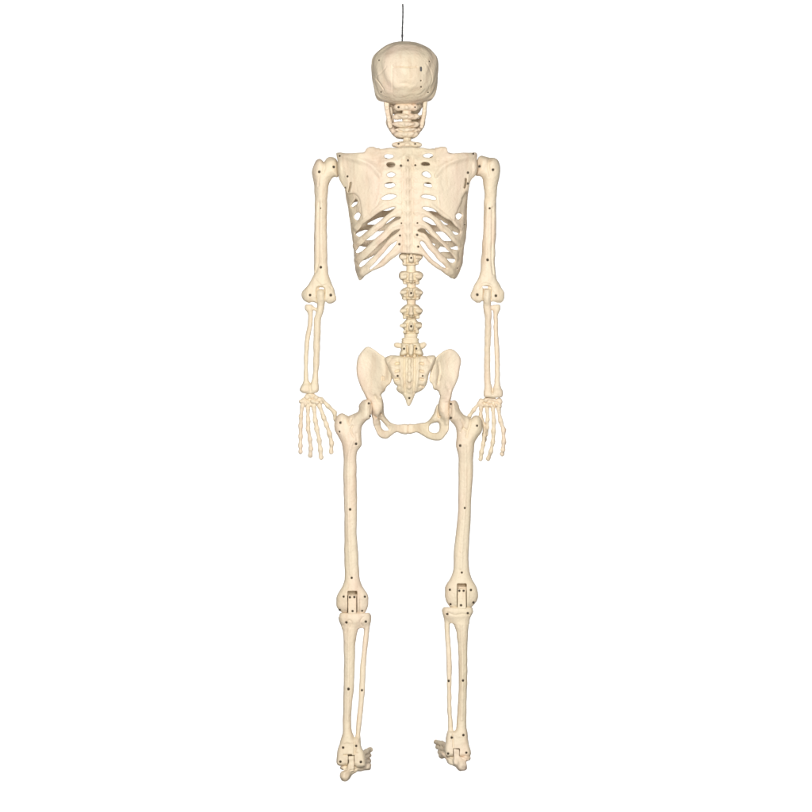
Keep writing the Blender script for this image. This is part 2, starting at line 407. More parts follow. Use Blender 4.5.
# ---- neck
def neck():
    s = Vol(386, 428, -22, 16, 98, 160, 0.4)
    s.tube([(406.8, -4, 100, 4.6), (406.8, -4, 118, 4.5), (407, -4, 130, 4.3), (407, -3, 141, 3.8), (407, -5, 147, 7), (407, -8, 152, 9)], k=1)
    s.relief([(407, 104), (407, 140)], 1.2, 0.7, (-30, -4))
    s.mesh('neck_column', root, lump=0.15)
    for v, x0, x1, hv, sc in ((107.3, 394, 418.8, 2.7, 1), (116.6, 392.6, 419.8, 2.1, 0), (124.4, 393.6, 419.2, 2.0, 0), (129.8, 396, 417.5, 1.5, 0), (134.2, 394.6, 418.2, 2.5, 0), (144.9, 392, 421.8, 2.3, 2)):
        s = Vol(388, 426, -20, 14, v - 7, v + 7, 0.35)
        xc = (x0 + x1) / 2; hw = (x1 - x0) / 2; hv *= 1.3
        s.ell((xc, -4, v), (hw, 7, hv), k=1)
        s.tube([(x0 + 2.6, -5, v + 0.2, 2.0 * hv / 2.5), (xc, -8, v, 2.2 * hv / 2.5), (x1 - 2.6, -5, v + 0.2, 2.0 * hv / 2.5)], k=1.5, smooth=4)
        s.ell((xc, -9.5, v + 0.3), (1.8, 3, 1.6), k=3)
        if sc == 0:
            s.tube([(xc - 7, -9, v - 0.6, 1.0), (xc - 3, -10.5, v + 0.8, 1.0)], k=1); s.tube([(xc + 7, -9, v - 0.6, 1.0), (xc + 3, -10.5, v + 0.8, 1.0)], k=1)
        if sc == 2:
            s.inflate([(397, 147), (403, 142), (411, 142), (417, 147)], 1.5, 3, -7, k=1.5)
        if sc:
            s.screw(398.5, v + 0.1 if sc == 1 else 143.9, 0.95); s.screw(415.2, v + 0.1 if sc == 1 else 144, 0.95)
        s.mesh('neck_vertebra', root, lump=0.2, wl=6, seed=int(v))
neck()

# ---- rib cage
XL = [(146, 362), (152, 358), (160, 352), (175, 346), (190, 345), (201, 346.5), (215, 348.6), (230, 350.7), (249, 353), (265, 354.6), (274, 356.6), (282, 358)]
XR = [(146, 453), (152, 457), (160, 463), (175, 469), (190, 469.5), (201, 468.2), (215, 467.4), (230, 467), (249, 464.4), (265, 462.6), (274, 459.4), (282, 456)]
HD = [(146, 28), (160, 35), (180, 41), (210, 43), (250, 42), (282, 38)]
def cage_uv(X, V):
    v = np.ravel(V); f = lambda T: pchip(v, [a for a, b in T], [b for a, b in T]).reshape(V.shape)
    xl, xr, hd = f(XL), f(XR), f(HD)
    return (xl + xr) / 2, (xr - xl) / 2, hd
def front_y(x, v):
    xc, hw, hd = cage_uv(np.array([x]), np.array([float(v)]))
    u = min(abs((x - xc[0]) / hw[0]), 0.985)
    return float(hd[0] * 0.92 * (1 - u ** 2.5) ** (1 / 2.2))
SLOTS_L = [
    [(384.2, 156.9), (386.5, 154.8), (392, 154.8), (394.3, 156.9), (392, 159.3), (386.5, 159.4)],
    [(386, 165.3), (388, 162.8), (393, 162.4), (395.8, 165), (393.5, 167.8), (388.5, 168)],
    [(385.8, 175.3), (389, 172.9), (393, 172.8), (396.2, 175.2), (393, 177.8), (388.5, 178)],
    [(384, 186), (387, 183.2), (393, 183.2), (396.2, 185.8), (392.5, 188.6), (386.5, 188.4)],
    [(380.8, 199.4), (386, 195.3), (394, 194.4), (397.6, 196.6), (394, 199.3), (386, 200.9)],
    [(395.8, 207), (388, 208.4), (382, 210.8), (376, 215), (369, 219.5), (364.3, 223.5), (360, 228), (355.3, 233.6), (359.3, 237.6), (366, 233), (374, 227), (381.5, 221), (388.5, 214.6), (394.5, 210.2)],
    [(401, 217.3), (393, 218), (386, 222.5), (381, 228.5), (374, 233.5), (367.5, 239), (361.5, 244.8), (355.2, 251), (358, 253.9), (366.5, 248.4), (374, 241), (383.7, 232.2), (389, 226.8), (395, 222.2), (399.8, 220)],
    [(400.5, 229.3), (394, 231), (388.5, 236), (381, 243.3), (373, 251), (366, 257.5), (361, 262), (358.6, 265.5), (361, 268), (366.5, 264), (370, 260.5), (377, 253.5), (385, 245), (391, 238.5), (397, 234)],
    [(398.3, 239.6), (393, 243), (386, 250), (378, 259), (371.5, 266), (368.6, 269.8), (372, 269.4), (380, 263.4), (388, 254.4), (396.2, 245.2)],
    [(353, 202), (355.5, 198.4), (358.6, 201.2), (357, 205), (352.8, 208.6), (350.4, 206)],
    [(353.6, 217), (356, 213), (359.4, 212.4), (361.4, 215.6), (358.6, 221), (356, 220.6)],
]
SLOTS_R = [
    [(422.2, 156.2), (424.5, 154), (431, 153.8), (433.6, 156.2), (431, 158.8), (424.5, 158.8)],
    [(420.6, 164), (424, 161.8), (429, 162.6), (430.4, 166), (426, 166.8), (422, 166.2)],
    [(421.4, 174.8), (424, 172), (428, 172), (431.6, 176), (430.6, 178.8), (425, 178)],
    [(423.4, 186), (425, 183.4), (429, 182.8), (431.8, 185.4), (431.8, 188.4), (427, 188.2)],
    [(420.4, 197.4), (424, 194.6), (430, 195), (436, 198.4), (435, 200.4), (427, 199.8)],
    [(421.3, 208.2), (425.5, 206.8), (431.5, 208), (437.5, 212.4), (444, 217.5), (450.5, 220.5), (455, 225.6), (460.2, 231.5), (458, 234.8), (453.8, 234.8), (450, 229.8), (444, 225), (437.8, 219.8), (431, 214), (425, 211)],
    [(422.2, 219), (426, 217.8), (432, 220), (437, 225.5), (442, 231.4), (447, 235), (452, 241), (457.3, 246.2), (457.8, 250.2), (453, 250.2), (448.6, 246.6), (442.6, 240.4), (435.8, 234.4), (429.6, 226.6), (424, 222)],
    [(417.4, 231), (421, 228.8), (427, 230.4), (432, 236.2), (438, 241.3), (445, 247), (451, 253.6), (455.8, 260), (453.2, 263.6), (448.8, 262), (442.6, 256), (435.8, 248.6), (429.6, 241.4), (424.6, 234.6), (420, 232.8)],
    [(419.3, 243.6), (421.6, 241.2), (424.8, 243), (430, 249.8), (436, 257.6), (441, 262), (447.5, 268.6), (446, 269.5), (440, 266.6), (434, 262), (426.8, 254.4)],
    [(454.8, 215.4), (458.4, 213), (462.4, 214.6), (462, 217.4), (458.6, 220.6), (455.4, 218.6)],
]
TORSO = [(374, 149.4), (384, 149.0), (393.5, 148.2), (407, 147.8), (420, 148.2), (432, 148.9), (440, 149.2), (446.5, 150), (449, 153.6), (460, 154.6), (468, 157), (472, 170), (470.5, 182), (468, 194), (467.6, 210), (467.2, 229.6), (464.6, 247.3), (462.7, 264), (459, 274), (455, 278.6),
         (449.3, 277), (444.3, 273), (434.5, 267), (427.6, 261.4), (422.7, 256.4), (419, 254.5), (414, 253.8), (402, 253.8), (399.5, 254), (393, 259.2), (383, 266.2), (376, 270), (369.4, 272.4), (364, 276.5), (360.2, 280), (358, 279), (354.4, 267),
         (352.8, 249), (350.6, 229.6), (348.5, 215), (346.2, 200), (344, 188), (343, 176), (345, 160), (352, 154.6), (364, 154), (367, 151.6), (369, 149.6)]

def ribcage():
    s = Vol(338, 478, -52, 14, 143, 286, 0.5)
    X = s.x[:, None]; V = s.v[None, :]
    xc, hw, hd = cage_uv(X, V)
    u = np.abs((X - xc) / hw)[:, None, :]; Y = s.y[None, :, None]; hd3 = hd[:, None, :] if hd.ndim == 2 else hd
    hd3 = np.broadcast_to(hd, (1, len(s.v)))[:, None, :]; hw3 = np.broadcast_to(hw, (1, len(s.v)))[:, None, :]
    rho = (u ** 2.7 + np.abs(Y / hd3) ** 2.1) ** (1 / 2.4)
    f = (rho - 1) * np.minimum(hw3, hd3)
    F = np.abs(f + 2.0) - 2.0
    d = poly_sd(X, V, crom(TORSO, 2, True))
    F = smax(F, d[:, None, :], 2.0)
    F = smax(F, Y - 6.0 + 0 * F, 2.0)
    s.F = F.astype(np.float32)
    # raised ribs and spine
    back = (-60, -3)
    for L in ([(400, 212), (391, 217), (381, 224.5), (371, 231.5), (361, 239.5), (354, 246)],
              [(399, 224), (391, 228.6), (382, 237), (372, 245.5), (362, 254), (356, 260)],
              [(398, 235), (390, 241.5), (381, 250.5), (372, 259.5), (363, 268), (359, 275)],
              [(399, 250), (390, 257), (380, 265), (370, 270.5), (362, 275)],
              [(382, 205), (372, 213), (362, 221), (354, 228)],
              [(416, 212), (425, 214), (433, 219), (442, 227.5), (452, 238), (460, 245)],
              [(417, 224), (425, 226), (432, 233), (441, 243), (450, 252), (457, 259)],
              [(417, 237), (424, 240), (431, 247), (440, 257.5), (448, 265), (454, 273)],
              [(419, 249), (426, 256), (435, 264), (446, 271.5), (452, 275)],
              [(432, 206), (441, 213), (452, 221), (461, 229)]):
        s.relief(L, 2.0, 1.1, back)
    s.relief([(407.5, 150), (407.8, 180), (408, 215), (408.5, 252)], 2.0, 1.0, back)
    for xx in (403, 413): s.relief([(xx, 150), (xx - 0.4, 185), (xx + 0.3, 252)], 0.8, -0.45, back)
    for v in range(156, 252, 11):
        s.relief([(400, v + 4), (404.5, v), (407.8, v + 3), (411.5, v), (416, v + 4)], 1.3, 0.55, back)
        s.relief([(407.8, v + 2), (407.8, v + 5)], 1.5, 0.7, back)
    for v in (161, 170.5, 181, 191, 202):
        for q in (-1, 1): s.relief([(407.5 + q * 9, v), (407.5 + q * 22, v + 1), (407.5 + q * 28, v + 2)], 2.2, 0.5, back)
    # openings between the ribs
    for P in SLOTS_L + SLOTS_R:
        C = crom(P, 3, True)
        sl, X_, Y_, V_ = s.sub((C[:, 0].min() - 4, C[:, 0].max() + 4), (-60, 9), (C[:, 1].min() - 4, C[:, 1].max() + 4))
        d = poly_sd(X_[:, 0, :], V_[:, 0, :], C)
        s.F[sl] = smax(s.F[sl], np.broadcast_to(-d[:, None, :] - 0.55, s.F[sl].shape).astype(np.float32), 1.8)
    for x, v in ((408, 161), (401, 166.3), (415.3, 165.8), (401.5, 223.8), (399.9, 236.2), (399.3, 244.7), (417.5, 223.6), (417.2, 235.4), (418.2, 247.2),
                 (351.6, 224), (464.8, 225), (457.4, 268.4)): s.screw(x, v, 0.95 if 390 < x < 425 else 0.6)
    s.mesh('ribcage', root, lump=0.25, wl=14, seed=11)

    # breastbone side of the cage
    s = Vol(340, 476, -10, 50, 150, 280, 0.5)
    FR = [[(350, 172), (360, 170), (376, 166.5), (391, 165), (402, 163)],
          [(349, 190), (366, 184), (380, 181.5), (391, 180.6), (402, 180)],
          [(349, 202), (362, 197.5), (376, 193), (391, 191.6), (402, 190)],
          [(350, 211), (362, 208.5), (378, 206), (391, 203.6), (402, 200)],
          [(351, 224.5), (360, 223.6), (366, 220.5), (373, 216.5), (381, 213.6), (389, 213), (401, 207)],
          [(352, 233), (358, 229), (364, 227), (370, 227.2), (380, 227.5), (389, 224.6), (398, 219), (404, 212)],
          [(354, 243), (361, 243), (370, 243.4), (377, 241), (384, 237.5), (392, 232), (399, 225)],
          [(355, 258), (362, 257.4), (370, 253.5), (379, 247), (388, 239), (395, 232.5), (400, 227)]]
    RIGHT = [[(460, 256.5), (454, 256), (447, 254.8), (441, 255.4)], [(442, 242.6), (438.8, 244.6), (435.4, 248)], [(415, 222), (421, 229), (427, 235), (430, 239)]]
    for side in (0, 1):
        for i, L in enumerate(FR if side == 0 else FR[:7] + [[(815.4 - x, v - 0.5) for x, v in Q] for Q in RIGHT]):
            pts = []; C = crom(L, 3)
            for j, (x, v) in enumerate(C):
                x = x + 1.6 * max(0, 1 - j / 4)
                if side: x = 815.4 - x; v = v + (0.5 if i > 3 else 0)
                pts.append((x, front_y(x, v), v, (3.4 if i == 0 else 2.2 if i < 4 else 3.0 if i < 6 else 3.2 if i < 8 or side == 0 else 2.4) * min(1, 0.6 + 0.1 * j)))
            s.tube(pts, k=1.0, flat=0.55)
    s.tube([(407.5, 38, 156, 6.5), (407.5, 40, 172, 4), (407.5, 41, 205, 5), (407.5, 40, 222, 3)], k=1.5)
    s.mesh('breastbone', root, lump=0.2, seed=12)

    # clavicles whose ends stand up behind the shoulder blades
    for q, pts in ((-1, [(341, -8, 157), (352, 2, 157), (362, 4, 156), (370, 2, 155), (378, 10, 157), (388, 24, 161), (401, 34, 162)]),
                   (1, [(474, -8, 157), (463, 2, 157), (453, 4, 156), (444, 2, 155), (436, 10, 157), (427, 24, 161), (414, 34, 162)])):
        s = Vol(334, 482, -18, 44, 143, 166, 0.5)
        s.tube([p + (2.6,) for p in pts], k=1, smooth=4)
        x = pts[3][0]
        s.mesh('collarbone', root, lump=0.15)
ribcage()

# ---- shoulder blades
def blades():
    L = [(336.4, 154.3), (338, 153), (346, 153.8), (356, 153.4), (364, 153.0), (366.2, 149.6), (369, 147.6), (373.5, 147.2), (376.5, 148.6), (380, 148.8), (382, 156), (383.5, 170), (382, 184), (381.5, 196), (379.5, 207), (374, 213), (366, 218.5), (362.6, 220.5), (361.4, 214), (360.4, 207), (358.6, 199), (355, 194.5), (351, 193), (347, 193.5), (344, 187.6), (339.4, 178), (338.8, 165)]
    R = [(476.6, 155), (474.5, 152.9), (464, 153.2), (455, 153.4), (449, 153.4), (447.4, 150), (445.8, 147.6), (441, 147.2), (437, 148.4), (435, 148.8), (435, 158), (434, 170), (434.6, 184), (436, 196), (438, 207), (443, 213), (450, 219), (455, 221), (456, 214), (458, 208), (461.4, 200), (463, 195), (466, 192), (468.4, 191), (470.4, 182), (474.6, 173.6), (475, 163)]
    for poly, q, ax in ((L, -1, [(340, 156), (350, 158.5), (362, 161.5), (372, 166), (379, 175)]), (R, 1, [(474, 156), (464, 158.5), (453, 162), (443, 167), (436, 176)])):
        s = Vol(330 if q < 0 else 428, 389 if q < 0 else 482, -56, 2, 146, 226, 0.4)
        cx = 407.5
        def yc(X, V, q=q):
            m = np.abs(X - cx)
            a = np.clip((m - 24) / 46.0, 0, 1.2)
            xc, hw, hd = cage_uv(X, V)
            u = np.clip(np.abs(X - xc) / hw, 0, 0.999)
            surf = -hd * (1 - u ** 2.7) ** (1 / 2.1)
            ramp = np.clip((m - 24) / 26, 0, 1); ramp = ramp * ramp * (3 - 2 * ramp)
            tip = np.clip((V - 190) / 30, 0, 1)
            plane = -36.5 + 25 * np.maximum(a, 0) ** 2.2 + 3.0 * tip * a + 2.5 * np.clip((157 - V) / 8, 0, 1)
            y = (surf + 2.3) * (1 - ramp) + smin(surf + 0.7, plane, 6) * ramp
            # hollow under the spine of the blade
            y = y + 3.0 * np.exp(-(((np.abs(X - cx) - 46) / 11) ** 2 + ((V - 184) / 17) ** 2))
            return y
        s.inflate(poly, 2.2, 2.2, yc, k=0, smooth=3)
        s.relief(ax, 2.8, 2.2, (-60, 0)); 
        s.relief([(cx + q * (abs(ax[0][0] - cx) - 3), 160), (cx + q * 62, 172), (cx + q * 58, 190), (cx + q * 50, 212)], 2.0, 0.8, (-60, 0))
        s.relief([(cx + q * 27, 165), (cx + q * 27, 190), (cx + q * 32, 206)], 2.0, 0.5, (-60, 0))
        if q < 0: s.relief([(350.8, 183.5), (350.2, 187), (349, 192)], 0.8, -3.2, (-60, 0))
        else: s.relief([(465.8, 179.5), (465.6, 184), (464.6, 188)], 0.8, -3.0, (-60, 0)); s.relief([(463.4, 199), (463.4, 205)], 1.2, -3.0, (-60, 0))
        # socket block at the shoulder
        s.ell((cx + q * 66, -13, 167), (4.0, 8, 10), k=3)
        if q < 0:
            for x, v in ((339.6, 156.2), (347.5, 176.8), (345.2, 188.2)): s.screw(x, v, 1.0 if v < 180 else 0.7)
        else:
            for x, v in ((473.2, 153.9), (468, 173.1), (467.9, 184)): s.screw(x, v, 1.0)
        s.mesh('shoulder_blade', root, lump=0.2, wl=16, seed=20 + q)
blades()

# ---- lumbar spine
def lumbar():
    s = Vol(396, 428, -40, -6, 246, 362, 0.5)
    s.tube([(411, -24, 250, 4.8), (411.2, -22, 300, 4.7), (411.2, -22, 335, 5.2), (411.2, -22, 358, 6)], k=1)
    s.loft([(333.5, 404.5, 417.5, 6, -23), (335, 404, 417.6, 7, -23), (337.5, 404.2, 417.4, 7, -23), (338.4, 402, 418.6, 7, -23), (341, 401.4, 418.9, 7, -23), (343.5, 402, 418.4, 7, -23)], k=0.6, n=2.6)
    s.relief([(404, 338), (418, 338)], 0.5, -0.5, (-60, -20)); s.relief([(402, 340.5), (419, 340.8)], 0.45, -0.4, (-60, -20))
    s.mesh('spine_column', root, lump=0.15)
    data = [([(399, 258), (399.4, 254.5), (403, 253), (411, 253.6), (418, 253), (422, 254.5), (422.6, 258), (419, 262), (417, 265.4), (411, 266.4), (403, 265.8), (402.2, 261.5)], 258.3, 1),
            ([(398.6, 275.4), (400.5, 272), (405.5, 271), (411, 272), (416.5, 271), (421, 272.2), (423.2, 275.6), (421.5, 279.4), (419.4, 281.4), (418.6, 283.6), (411, 284), (403.4, 283.6), (402.2, 281), (400, 279.2)], 278, 0),
            ([(399.6, 293), (402, 289.6), (406, 287.4), (411, 287.4), (416.4, 287.4), (420.8, 289.8), (423.2, 293), (421, 296.2), (419.6, 299.6), (411, 300.4), (402.6, 299.8), (401.8, 296.8)], 293.4, 1),
            ([(400, 310.4), (402.4, 307.6), (406, 304.6), (411, 304.6), (416, 304.6), (420.6, 307.4), (423.2, 310.6), (421.4, 313.8), (419.2, 316), (418, 317.8), (411, 318.2), (404, 317.8), (402.6, 315), (401, 313)], 312, 0),
            ([(401, 325.4), (404, 322), (407, 318.4), (411, 318.4), (415.6, 318.4), (418, 321.6), (421.8, 323), (421.6, 327.6), (418.6, 330), (418.2, 334), (411, 334.6), (404, 334.2), (403.8, 330), (401.6, 328)], 326.5, 1)]
    for i, (P, vc, sc) in enumerate(data):
        v0 = min(p[1] for p in P); v1 = max(p[1] for p in P)
        s = Vol(394, 428, -44, -8, v0 - 5, v1 + 5, 0.35)
        s.inflate(P, 3.2, 9, -23, k=0, smooth=3)
        xm = 411
        s.tube([(401.5, -31, vc - 0.5, 1.6), (406, -33, vc - 1.0, 1.6)], k=1.6); s.tube([(420.6, -31, vc - 0.5, 1.6), (416, -33, vc - 1.0, 1.6)], k=1.6)
        s.tube([(xm, -34, vc - 3.6, 1.6), (xm, -36, vc + 2, 2.0), (xm, -33, vc + 4, 1.6)], k=1.6)
        for q in (-1, 1):
            s.ell((xm + q * 6.0, -31.5, vc + 5.2), (2.4, 2.4, 1.9), k=1.0)
            s.relief([(xm + q * 3.6, vc - 2.5), (xm + q * 4.0, vc + 5)], 0.8, -0.55, (-60, -25))
        s.relief([(401.5, v1 - 3.6), (405, v1 - 3.4), (408, v1 - 2.6), (414, v1 - 2.6), (417, v1 - 3.4), (420.5, v1 - 3.6)], 0.6, -0.6, (-60, -25))
        if sc:
            s.ell((xm, -36, vc), (2.4, 1.6, 2.4), k=1); s.screw(411.2, vc, 1.05)
        s.mesh('vertebra', root, lump=0.18, wl=7, seed=40 + i)
    s = Vol(388, 434, -44, -6, 336, 362, 0.35)
    s.inflate([(401.6, 343), (411, 342.4), (419.4, 343), (420.5, 346), (421.8, 350), (423.4, 355), (419, 356.6), (415, 355.2), (411, 358), (407, 355.2), (403, 356.4), (399.4, 355), (400.6, 350), (401.2, 346)], 3, 9, -24, k=0)
    for q, P in ((-1, [(403, -27, 347, 2.2), (398, -26, 345.6, 2.6), (396.4, -26, 344.8, 2.5)]), (1, [(419, -27, 347, 2.2), (423, -26, 345.4, 2.6), (424.2, -26, 344.6, 2.5)])): s.tube(P, k=1.4)
    s.tube([(411, -33, 346, 1.8), (411, -35, 353, 2.3)], k=1.6)
    for q in (-1, 1): s.ell((411 + q * 8, -31, 353), (2.6, 2.6, 2.0), k=1); s.ell((411 + q * 6.4, -32.4, 348.6), (2.6, 1.8, 2.6), k=1)
    s.relief([(406.8, 346), (408, 355)], 0.8, -0.8, (-60, -25)); s.relief([(415, 346), (414, 355)], 0.8, -0.8, (-60, -25))
    s.screw(404, 348.8, 1.1); s.screw(416.3, 348.8, 1.05)
    s.mesh('vertebra', root, lump=0.2, wl=7, seed=49)
lumbar()

# ---- pelvis
def pelvis():
    s = Vol(382, 440, -46, 4, 351, 410, 0.4)
    P = [(384.6, 358.8), (388.4, 355.8), (394, 355.4), (401, 355.8), (411, 357), (421, 356), (428, 355.8), (433.8, 355.4), (435.8, 357.6), (434, 364), (431.2, 369.6), (428.6, 375.5), (427.4, 381.4), (425, 387.3), (420.5, 391), (415.3, 394), (413.2, 399), (411.2, 403.6), (409.6, 405.8), (407.8, 405.8), (406.4, 403.4),
         (405.2, 399), (402.4, 394.7), (397.3, 391), (394.8, 384), (392.4, 379), (390, 371.8), (387.4, 365.9)]
    s.inflate(P, 3.5, lambda X, V: 5.5 - 2.6 * np.clip((V - 380) / 22, 0, 1), lambda X, V: -26 - 6 * np.exp(-((V - 378) / 17) ** 2) + 4 * ((X - 409.5) / 24) ** 2, k=0)
    back = (-60, -20)
    s.relief([(409.5, 358), (409.2, 392)], 1.6, 1.1, back)
    for v in (361, 367.5, 374, 380.5, 387): s.ell((409.4, s.at(409.4, v) + 0.4, v), (1.9, 1.3, 2.0), k=1)
    for q in (-1, 1):
        s.relief([(409.4 + q * 5, 358), (409.4 + q * 5, 374), (409.4 + q * 4, 393)], 1.0, -0.8, back)
        s.relief([(409.4 + q * 9.5, 358), (409.4 + q * 8.6, 374), (409.4 + q * 6.6, 391)], 1.3, 0.8, back)
        for v in (363.5, 371, 379, 386):
            s.relief([(409.4 + q * 10.6, v), (409.4 + q * 13.4, v + 0.5)], 1.2, -1.3, back)
            s.relief([(409.4 + q * 14, v - 3.6), (409.4 + q * (20 - (v - 363) * 0.25), v - 4.5)], 1.3, 0.55, back)
        s.relief([(409.4 + q * 17, 357), (409.4 + q * 21, 362)], 1.2, -0.5, back)
    for x, v in ((397.7, 376), (422.7, 376), (409.3, 398.2)): s.screw(x, v, 0.95)
    s.mesh('sacrum', root, lump=0.14, wl=8, seed=31)

    wing_l = [(368.1, 346.8), (363.3, 349.2), (358.9, 356), (356.7, 365), (356.9, 374.7), (358.9, 382), (362.6, 391), (366.6, 398.6), (371.4, 404), (371.4, 414), (372.6, 419), (373.2, 424), (375.4, 430), (379, 436.2), (385.9, 438.8), (390.8, 436.2), (396.3, 432.7), (401.9, 433.4), (407.9, 433.4),
              (407.9, 424.5), (397, 423.9), (390.8, 422.8), (386.8, 419), (384, 414.5), (383.9, 408.5), (383, 401), (381, 395.5), (382.6, 393), (385.7, 391), (387, 386.4), (391, 382), (391.8, 373), (389.4, 366.4), (385.6, 359.2), (381, 354.6), (375, 349.8)]
    hole_l = [(380.8, 420.4), (384.6, 424.3), (388.5, 429.4), (387, 430.6), (383.8, 430.2), (381.2, 426.3)]
    wing_r = [(450, 348.7), (444.2, 350.5), (439, 354), (436, 357.7), (432.6, 364.4), (430, 371), (429.4, 380.6), (432.5, 384.3), (433.5, 389.5), (437.5, 390.8), (439.2, 394.4), (437.6, 400.3), (435.2, 409.2), (432.3, 415.9), (425, 422.5), (414.6, 424), (408.1, 424.5),
              (408.1, 433.6), (416, 433), (421.3, 435), (429.4, 439), (434.6, 440.8), (440.5, 440.4), (445.7, 435), (448.8, 430), (449.6, 422.5), (449.4, 414), (449.2, 404), (451.8, 397), (453.2, 390), (456.2, 383.6), (458.4, 375.5), (459.9, 368), (461, 360.7), (459.4, 355.3), (455.3, 350.8)]
    hole_r = [(438.5, 422.4), (439.8, 427), (438.4, 431.6), (434.6, 432.8), (430, 431.6), (429.2, 428.4), (430.5, 425.3), (434.6, 422.7)]
    for q, P, H in ((-1, wing_l, hole_l), (1, wing_r, hole_r)):
        s = Vol(352 if q < 0 else 404, 412 if q < 0 else 466, -42, 34, 342, 445, 0.4)
        def T(X, V):
            t = 2.6 + 4.0 * np.clip((V - 383) / 18, 0, 1) - 3.2 * np.clip((V - 418) / 8, 0, 1)
            return t
        def yc(X, V):
            a = np.abs(X - 408.3)
            top = -24 + 0.50 * np.clip(a - 18, 0, 60) + 0.0 * V        # blade sweeps forward to the side
            top = top + 4.0 * np.exp(-(((a - 38) / 9) ** 2 + ((V - 366) / 14) ** 2)) # shallow hollow
            low = 20 - 0.60 * np.clip(a - 4, 0, 60)                        # pubic arch at the front
            m = np.clip((V - 382) / 34, 0, 1); m = m * m * (3 - 2 * m)
            return top * (1 - m) + low * m
        s.inflate(P, 2.4, T, yc, k=0, smooth=3, holes=[H], yr=(-42, 34))
        back = (-60, 40)
        if q < 0:
            s.relief([(381, 352), (386, 359), (389.5, 366), (391.5, 374)], 1.2, 0.7, back)
            s.relief([(384, 362), (386, 370), (385, 378)], 2.4, -0.7, back)
            s.relief([(382.4, 376.5), (382, 379.5)], 0.7, -1.2, back); s.relief([(384.2, 377), (384, 380)], 0.5, -1.0, back); s.relief([(383.2, 374.6), (381, 377), (380.8, 380)], 0.5, 0.5, back)
            s.relief([(375, 396), (378, 405), (376.4, 414)], 1.4, -0.7, back); s.relief([(381, 398), (382, 408), (380.6, 416)], 1.2, 0.9, back)
            for a, b in ((377, 410), (375, 416), (380, 413), (379, 419)): s.relief([(a, b), (a + 1, b + 1.6)], 0.8, -0.9, back)
            s.ell((377, -6, 407), (4.6, 6, 10), k=3)
        else:
            s.relief([(434, 358), (431.5, 367), (431, 376)], 1.1, -0.7, back)
            s.relief([(438, 362), (439.4, 372), (437.4, 384)], 1.2, -0.9, back); s.relief([(440.6, 376), (439.4, 380)], 0.9, 0.9, back)
            s.relief([(436, 366), (436, 378)], 1.6, 0.6, back); s.relief([(446, 384), (449, 390)], 1.8, -0.5, back)
            s.relief([(439.5, 396), (438, 408), (439, 417), (443, 414)], 1.0, -0.8, back); s.relief([(441.5, 411), (445, 416), (446, 424)], 1.3, 0.8, back)
            s.ell((443.6, -6, 408), (4.6, 6, 10), k=3)
        s.mesh('hip_bone', root, lump=0.3, wl=15, seed=60 + q)
pelvis()

